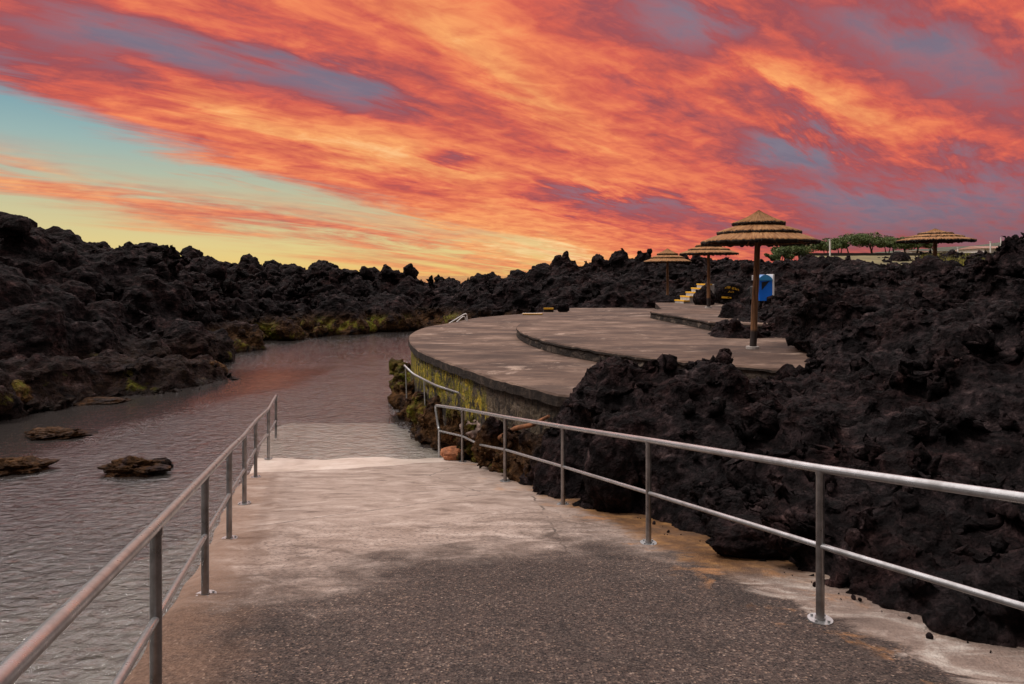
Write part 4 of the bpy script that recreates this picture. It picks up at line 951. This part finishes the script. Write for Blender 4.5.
# rusty pipe-like trunk lying on the rocks
mb = MB(); q0 = W(500, 438, 11.0); q1 = W(549, 416, 9.9)
mb.tube([q0, q0.lerp(q1, .35)+Vector((0, 0, .04)), q0.lerp(q1, .7)+Vector((0, 0, -.02)), q1], [.045, .04, .035, .022], 10)
o = mb.build('driftwood', mat_simple('rusty_timber', (.22, .09, .04), .9, nscale=9, noise_amt=.4, bumpd=.02), None, True); tag(o, 'rust orange driftwood log lying on the brown rocks below the terrace', 'driftwood')

# ------------------------------------------------------------------ upland field, wall, trees, houses, hill
def field():
    vs = []; fs = []; ys = [30, 31, 32, 36, 42, 50, 60, 75, 95, 130, 180, 260, 400, 700, 1500, 3000]; nx = 40
    for y in ys:
        for i in range(nx):
            s_ = i/(nx-1); x = y*(.44+1.5*s_)
            base = np.interp(y, [24, 30, 50, 80, 150, 400, 3000], [2.3, 3.75, 4.9, 5.75, 7.9, 14, 20])
            z = base+.10*mnoise.noise((x*.3, y*.3, 0))*min(1, y/40)-max(0, (.42-x/y))*y*.10
            vs.append((x, y, z))
    for j in range(len(ys)-1):
        for i in range(nx-1): a = j*nx+i; fs.append((a, a+1, a+nx+1, a+nx))
    tag(link('field_ground', mesh(vs, fs, True), M['field']), kind='structure')
field()
def zfield(x, y):
    return float(np.interp(y, [24, 30, 50, 80, 150, 400, 3000], [2.3, 3.75, 4.9, 5.75, 7.9, 14, 20]))-max(0, (.42-x/y))*y*.10
def grass():
    rng = np.random.default_rng(5); n = 9000; vs = []; fs = []
    for k in range(n):
        y = rng.uniform(31, 50); x = y*rng.uniform(.60, .74); z = zfield(x, y); h = rng.uniform(.08, .30)*(1+.8*mnoise.noise((x*.8, y*.8, 0))); a = rng.uniform(0, 6.28); w = .03
        lx_, ly_ = rng.normal(0, .08, 2)
        b = len(vs); vs += [(x-w*math.cos(a), y-w*math.sin(a), z-.03), (x+w*math.cos(a), y+w*math.sin(a), z-.03), (x+lx_, y+ly_, z+h)]; fs.append((b, b+1, b+2))
    tag(link('grass', mesh(vs, fs), M['grass']), 'yellow green grass growing behind the lava mound', 'grass', kind='stuff')
grass()
# long low wall along the road
def far_wall():
    y = 62.0; xa, xb = W(800, 0, y).x, W(992, 0, y).x; z = W(0, 254.3, y).z; vs = []; n = 60; fs = []
    for i in range(n+1):
        x = xa+(xb-xa)*i/n; j = .025*mnoise.noise((x*1.3, 0, 0)); 
        for yy, zz in ((y-.2, z-1.0), (y-.18, z+.12+j), (y+.18, z+.12+j), (y+.2, z-1.0)): vs.append((x, yy, zz))
    for i in range(n):
        for k in range(3): a = i*4+k; fs.append((a, a+4, a+5, a+1))
    fs += [(0, 1, 2, 3), (n*4+3, n*4+2, n*4+1, n*4)]
    o = link('roadside_wall', mesh(vs, fs), M['wallstone']); tag(o, 'long low dark stone wall running under the row of trees', 'wall')
far_wall()
def tree(u, v_base, v_top, wpx, D, label, seed, trunks=2, name='tree', group='small trees in a row along the road wall', crown_low=.42):
    rng = np.random.default_rng(seed); k = D/F; base = W(u, v_base, D); H = (v_base-v_top)*k; R_ = wpx*k/2
    root = empty(name, base, label, 'tree', group)
    mb = MB(); clumps = []
    for q in range(trunks):
        a = rng.uniform(0, 6.28); ln = R_*rng.uniform(.25, .5); top = Vector((ln*math.cos(a), ln*math.sin(a), H*rng.uniform(.55, .72)))
        s_ = Vector((.06*q-.03, 0, -.6)); mid_ = s_.lerp(top, .5)+Vector((rng.normal(0, .08), 0, 0)); rb = .045*H
        mb.tube([s_, mid_, top], [rb, rb*.7, rb*.3], 7)
        for e in range(4):
            b2 = top+Vector((rng.normal(0, .42)*R_, rng.normal(0, .42)*R_, rng.uniform(.02, .25)*H)); mb.tube([mid_.lerp(top, .5+.12*e), b2], [rb*.35, rb*.12], 5); clumps.append(b2)
    mb.build('trunk', M['bark'], root, True)
    for e in range(13):
        a = rng.uniform(0, 6.28); r = R_*rng.uniform(.3, .85); clumps.append(Vector((r*math.cos(a), r*math.sin(a), H*rng.uniform(crown_low+.08, .90-.25*(r/R_)))))
    vs = []; fs = []; lf = max(.05, .75*k)
    for c_ in clumps:
        cr = R_*rng.uniform(.22, .42)
        for _ in range(230):
            d = Vector(rng.normal(0, 1, 3)).normalized()*cr*rng.uniform(.3, 1)**.5; d.z *= .62; p = c_+d
            u1 = Vector(rng.normal(0, 1, 3)).normalized()*lf*rng.uniform(.6, 1.5); u2 = Vector(rng.normal(0, 1, 3)).normalized()*lf*.8
            b = len(vs); vs += [p-u1, p+u2, p+u1, p-u2]; fs.append((b, b+1, b+2, b+3))
    link('crown', mesh(vs, fs), M['leaf'], root)
    return root
D = 66
for i, (u, vt, w_, lab, tr) in enumerate([(826, 243, 20, 'low rounded bushy tree at the left end of the row, behind the white post', 2), (838, 240, 22, 'leafy tree second from the left end of the road wall row', 2), (851.5, 234.5, 26, 'tallest tree of the row, with a dense flat crown on one thick trunk', 1),
    (873, 235.5, 26, 'tree with a pointed crown and forked trunk left of the square dark rock', 3), (888, 239, 16, 'narrow sparse tree between the pointed tree and the square dark rock', 2), (895, 238.5, 18, 'drooping tree directly behind the square dark rock', 2),
    (907, 240.5, 18, 'small tree just right of the square dark rock', 2), (917, 240, 22, 'V stemmed tree under the left eave of the parasol behind the mound', 2)]):
    tree(u, 254.5, vt-1.5, w_*1.45, D+(i % 3)*1.5, lab, 20+i, tr)
tree(780, 262, 246, 30, 48, 'wide green bush above the rocks right of the large parasol', 41, 3, 'bush', 'bushes behind the rocks', .2)
tree(800, 258, 243, 30, 52, 'pale green bush under the right eave of the large parasol', 42, 3, 'bush', 'bushes behind the rocks', .2)
tree(775, 266, 252, 14, 44, 'small thin bush left of the wide green bush', 43, 2, 'bush', 'bushes behind the rocks', .2)
# square dark rock
b_ = W(899, 260.5, 40); o = boulder((b_.x, b_.y, b_.z-.35), (.52, .4, .50), 'square dark rock on the skyline under the row of trees', M['rock_near'], 17, sub=4, amp=.12, sink=.1)
def post(u, v0, v1, D, r, label):
    p0 = W(u, v0, D); p1_ = W(u, v1, D); root = empty('post', p0, label, 'post')
    mb = MB(); mb.tube([Vector((0, 0, -1.2)), p1_-p0], r, 10); mb.build('shaft', M['white'], root, True)
    mb = MB(); mb.tube([p1_-p0, p1_-p0+Vector((0, 0, .05))], r*1.5, 10); mb.build('cap', M['white'], root)
post(830, 254, 240, 50, .06, 'white post in front of the left trees of the row')
post(958, 254, 248, 62, .06, 'short white post right of the parasol behind the mound')
post(990.5, 253, 242, 70, .07, 'taller white post left of the pale house')
post(1001, 245, 238, 80, .06, 'thin pale post above the roof of the pale house')
def house(u0, u1, vb, vt, vr, D, label, name='house'):
    a, b, k = W(u0, vb, D), W(u1, vb, D), D/F; w_ = b.x-a.x; h = (vb-vt)*k; rh = (vt-vr)*k; dp = 7.0
    root = empty(name, ((a.x+b.x)/2, D, a.z), label, 'house')
    mb = MB(); mb.box((0, dp/2, h/2-1), (w_/2, dp/2, h/2+1)); mb.build('wall', M['plaster'], root)
    mb = MB(); o_ = .3; mb.add([(-w_/2-o_, -o_, h), (w_/2+o_, -o_, h), (w_/2+o_, dp+o_, h), (-w_/2-o_, dp+o_, h), (-w_/2, dp/2, h+rh), (w_/2, dp/2, h+rh)], [(3,2,1,0),(0,1,5,4),(2,3,4,5),(1,2,5),(3,0,4)])
    mb.build('roof', M['roof'], root)
    n = max(1, int(w_/3))
    for i in range(n):
        x = -w_/2+w_*(i+.5)/n; mb = MB(); mb.box((x, -.003, h*.55), (.45, .03, h*.22)); mb.build('window', M['black'], root)
house(984, 1012, 252, 248.3, 245.3, 120, 'pale house with a reddish roof partly hidden by the right lava crag')
house(971, 981, 253, 250.2, 249.2, 150, 'small white building right of the short white post')
house(936, 953, 253, 251.2, 250.6, 160, 'long low white building just right of the pole of the parasol behind the mound')
house(912, 926, 253, 251.0, 250.3, 170, 'low pale building seen under the left half of the parasol behind the mound')
def hill():
    vs = []; fs = []; nx, ny = 90, 16
    for j in range(ny):
        for i in range(nx):
            s_ = i/(nx-1); x = 330+760*s_; y = 640+520*j/(ny-1); t_ = j/(ny-1)
            hh = np.interp(s_, [0, .18, .35, .52, .75, 1], [0, 12, 24, 36, 52, 70])
            z = 14+hh*math.sin(min(1, t_*1.25)*math.pi/2)+4*mnoise.noise((x*.012, y*.012, 0))*t_+1.2*mnoise.noise((x*.05, y*.05, 0))*t_
            vs.append((x, y, z))
    for j in range(ny-1):
        for i in range(nx-1): a = j*nx+i; fs.append((a, a+1, a+nx+1, a+nx))
    tag(link('distant_hill', mesh(vs, fs, True), M['hill']), kind='structure')
hill()
# small stones and rubble where the rocks meet the concrete
def rubble():
    rng = np.random.default_rng(12); base = []
    for k in range(3):
        iv, if_ = ico(2); off = Vector((k*3.7, 1.3, 2.2)); vs = [tuple(Vector(v)*(1+.25*mnoise.noise(Vector(v)*1.7+off))) for v in iv]
        base.append(mesh(vs, if_, True)); base[-1].materials.append(M['rock_near'])
    for k in range(110):
        y = rng.uniform(1.5, 12.3)**1.0; x = RR(y)+rng.normal(-.02, .08)+(.0 if y > 3 else 0); s_ = .005+.016*rng.random()**3
        o = bpy.data.objects.new('pebble', base[k % 3]); COL.objects.link(o); o.location = (x, y, ramp_z(y)+s_*.4); o.scale = (s_*1.3, s_, s_*.8); o.rotation_euler = tuple(rng.uniform(0, 6, 3))
        tag(o, 'small dark pebble on the concrete beside the lava rocks', 'pebble', 'pebbles along the foot of the lava')
rubble()
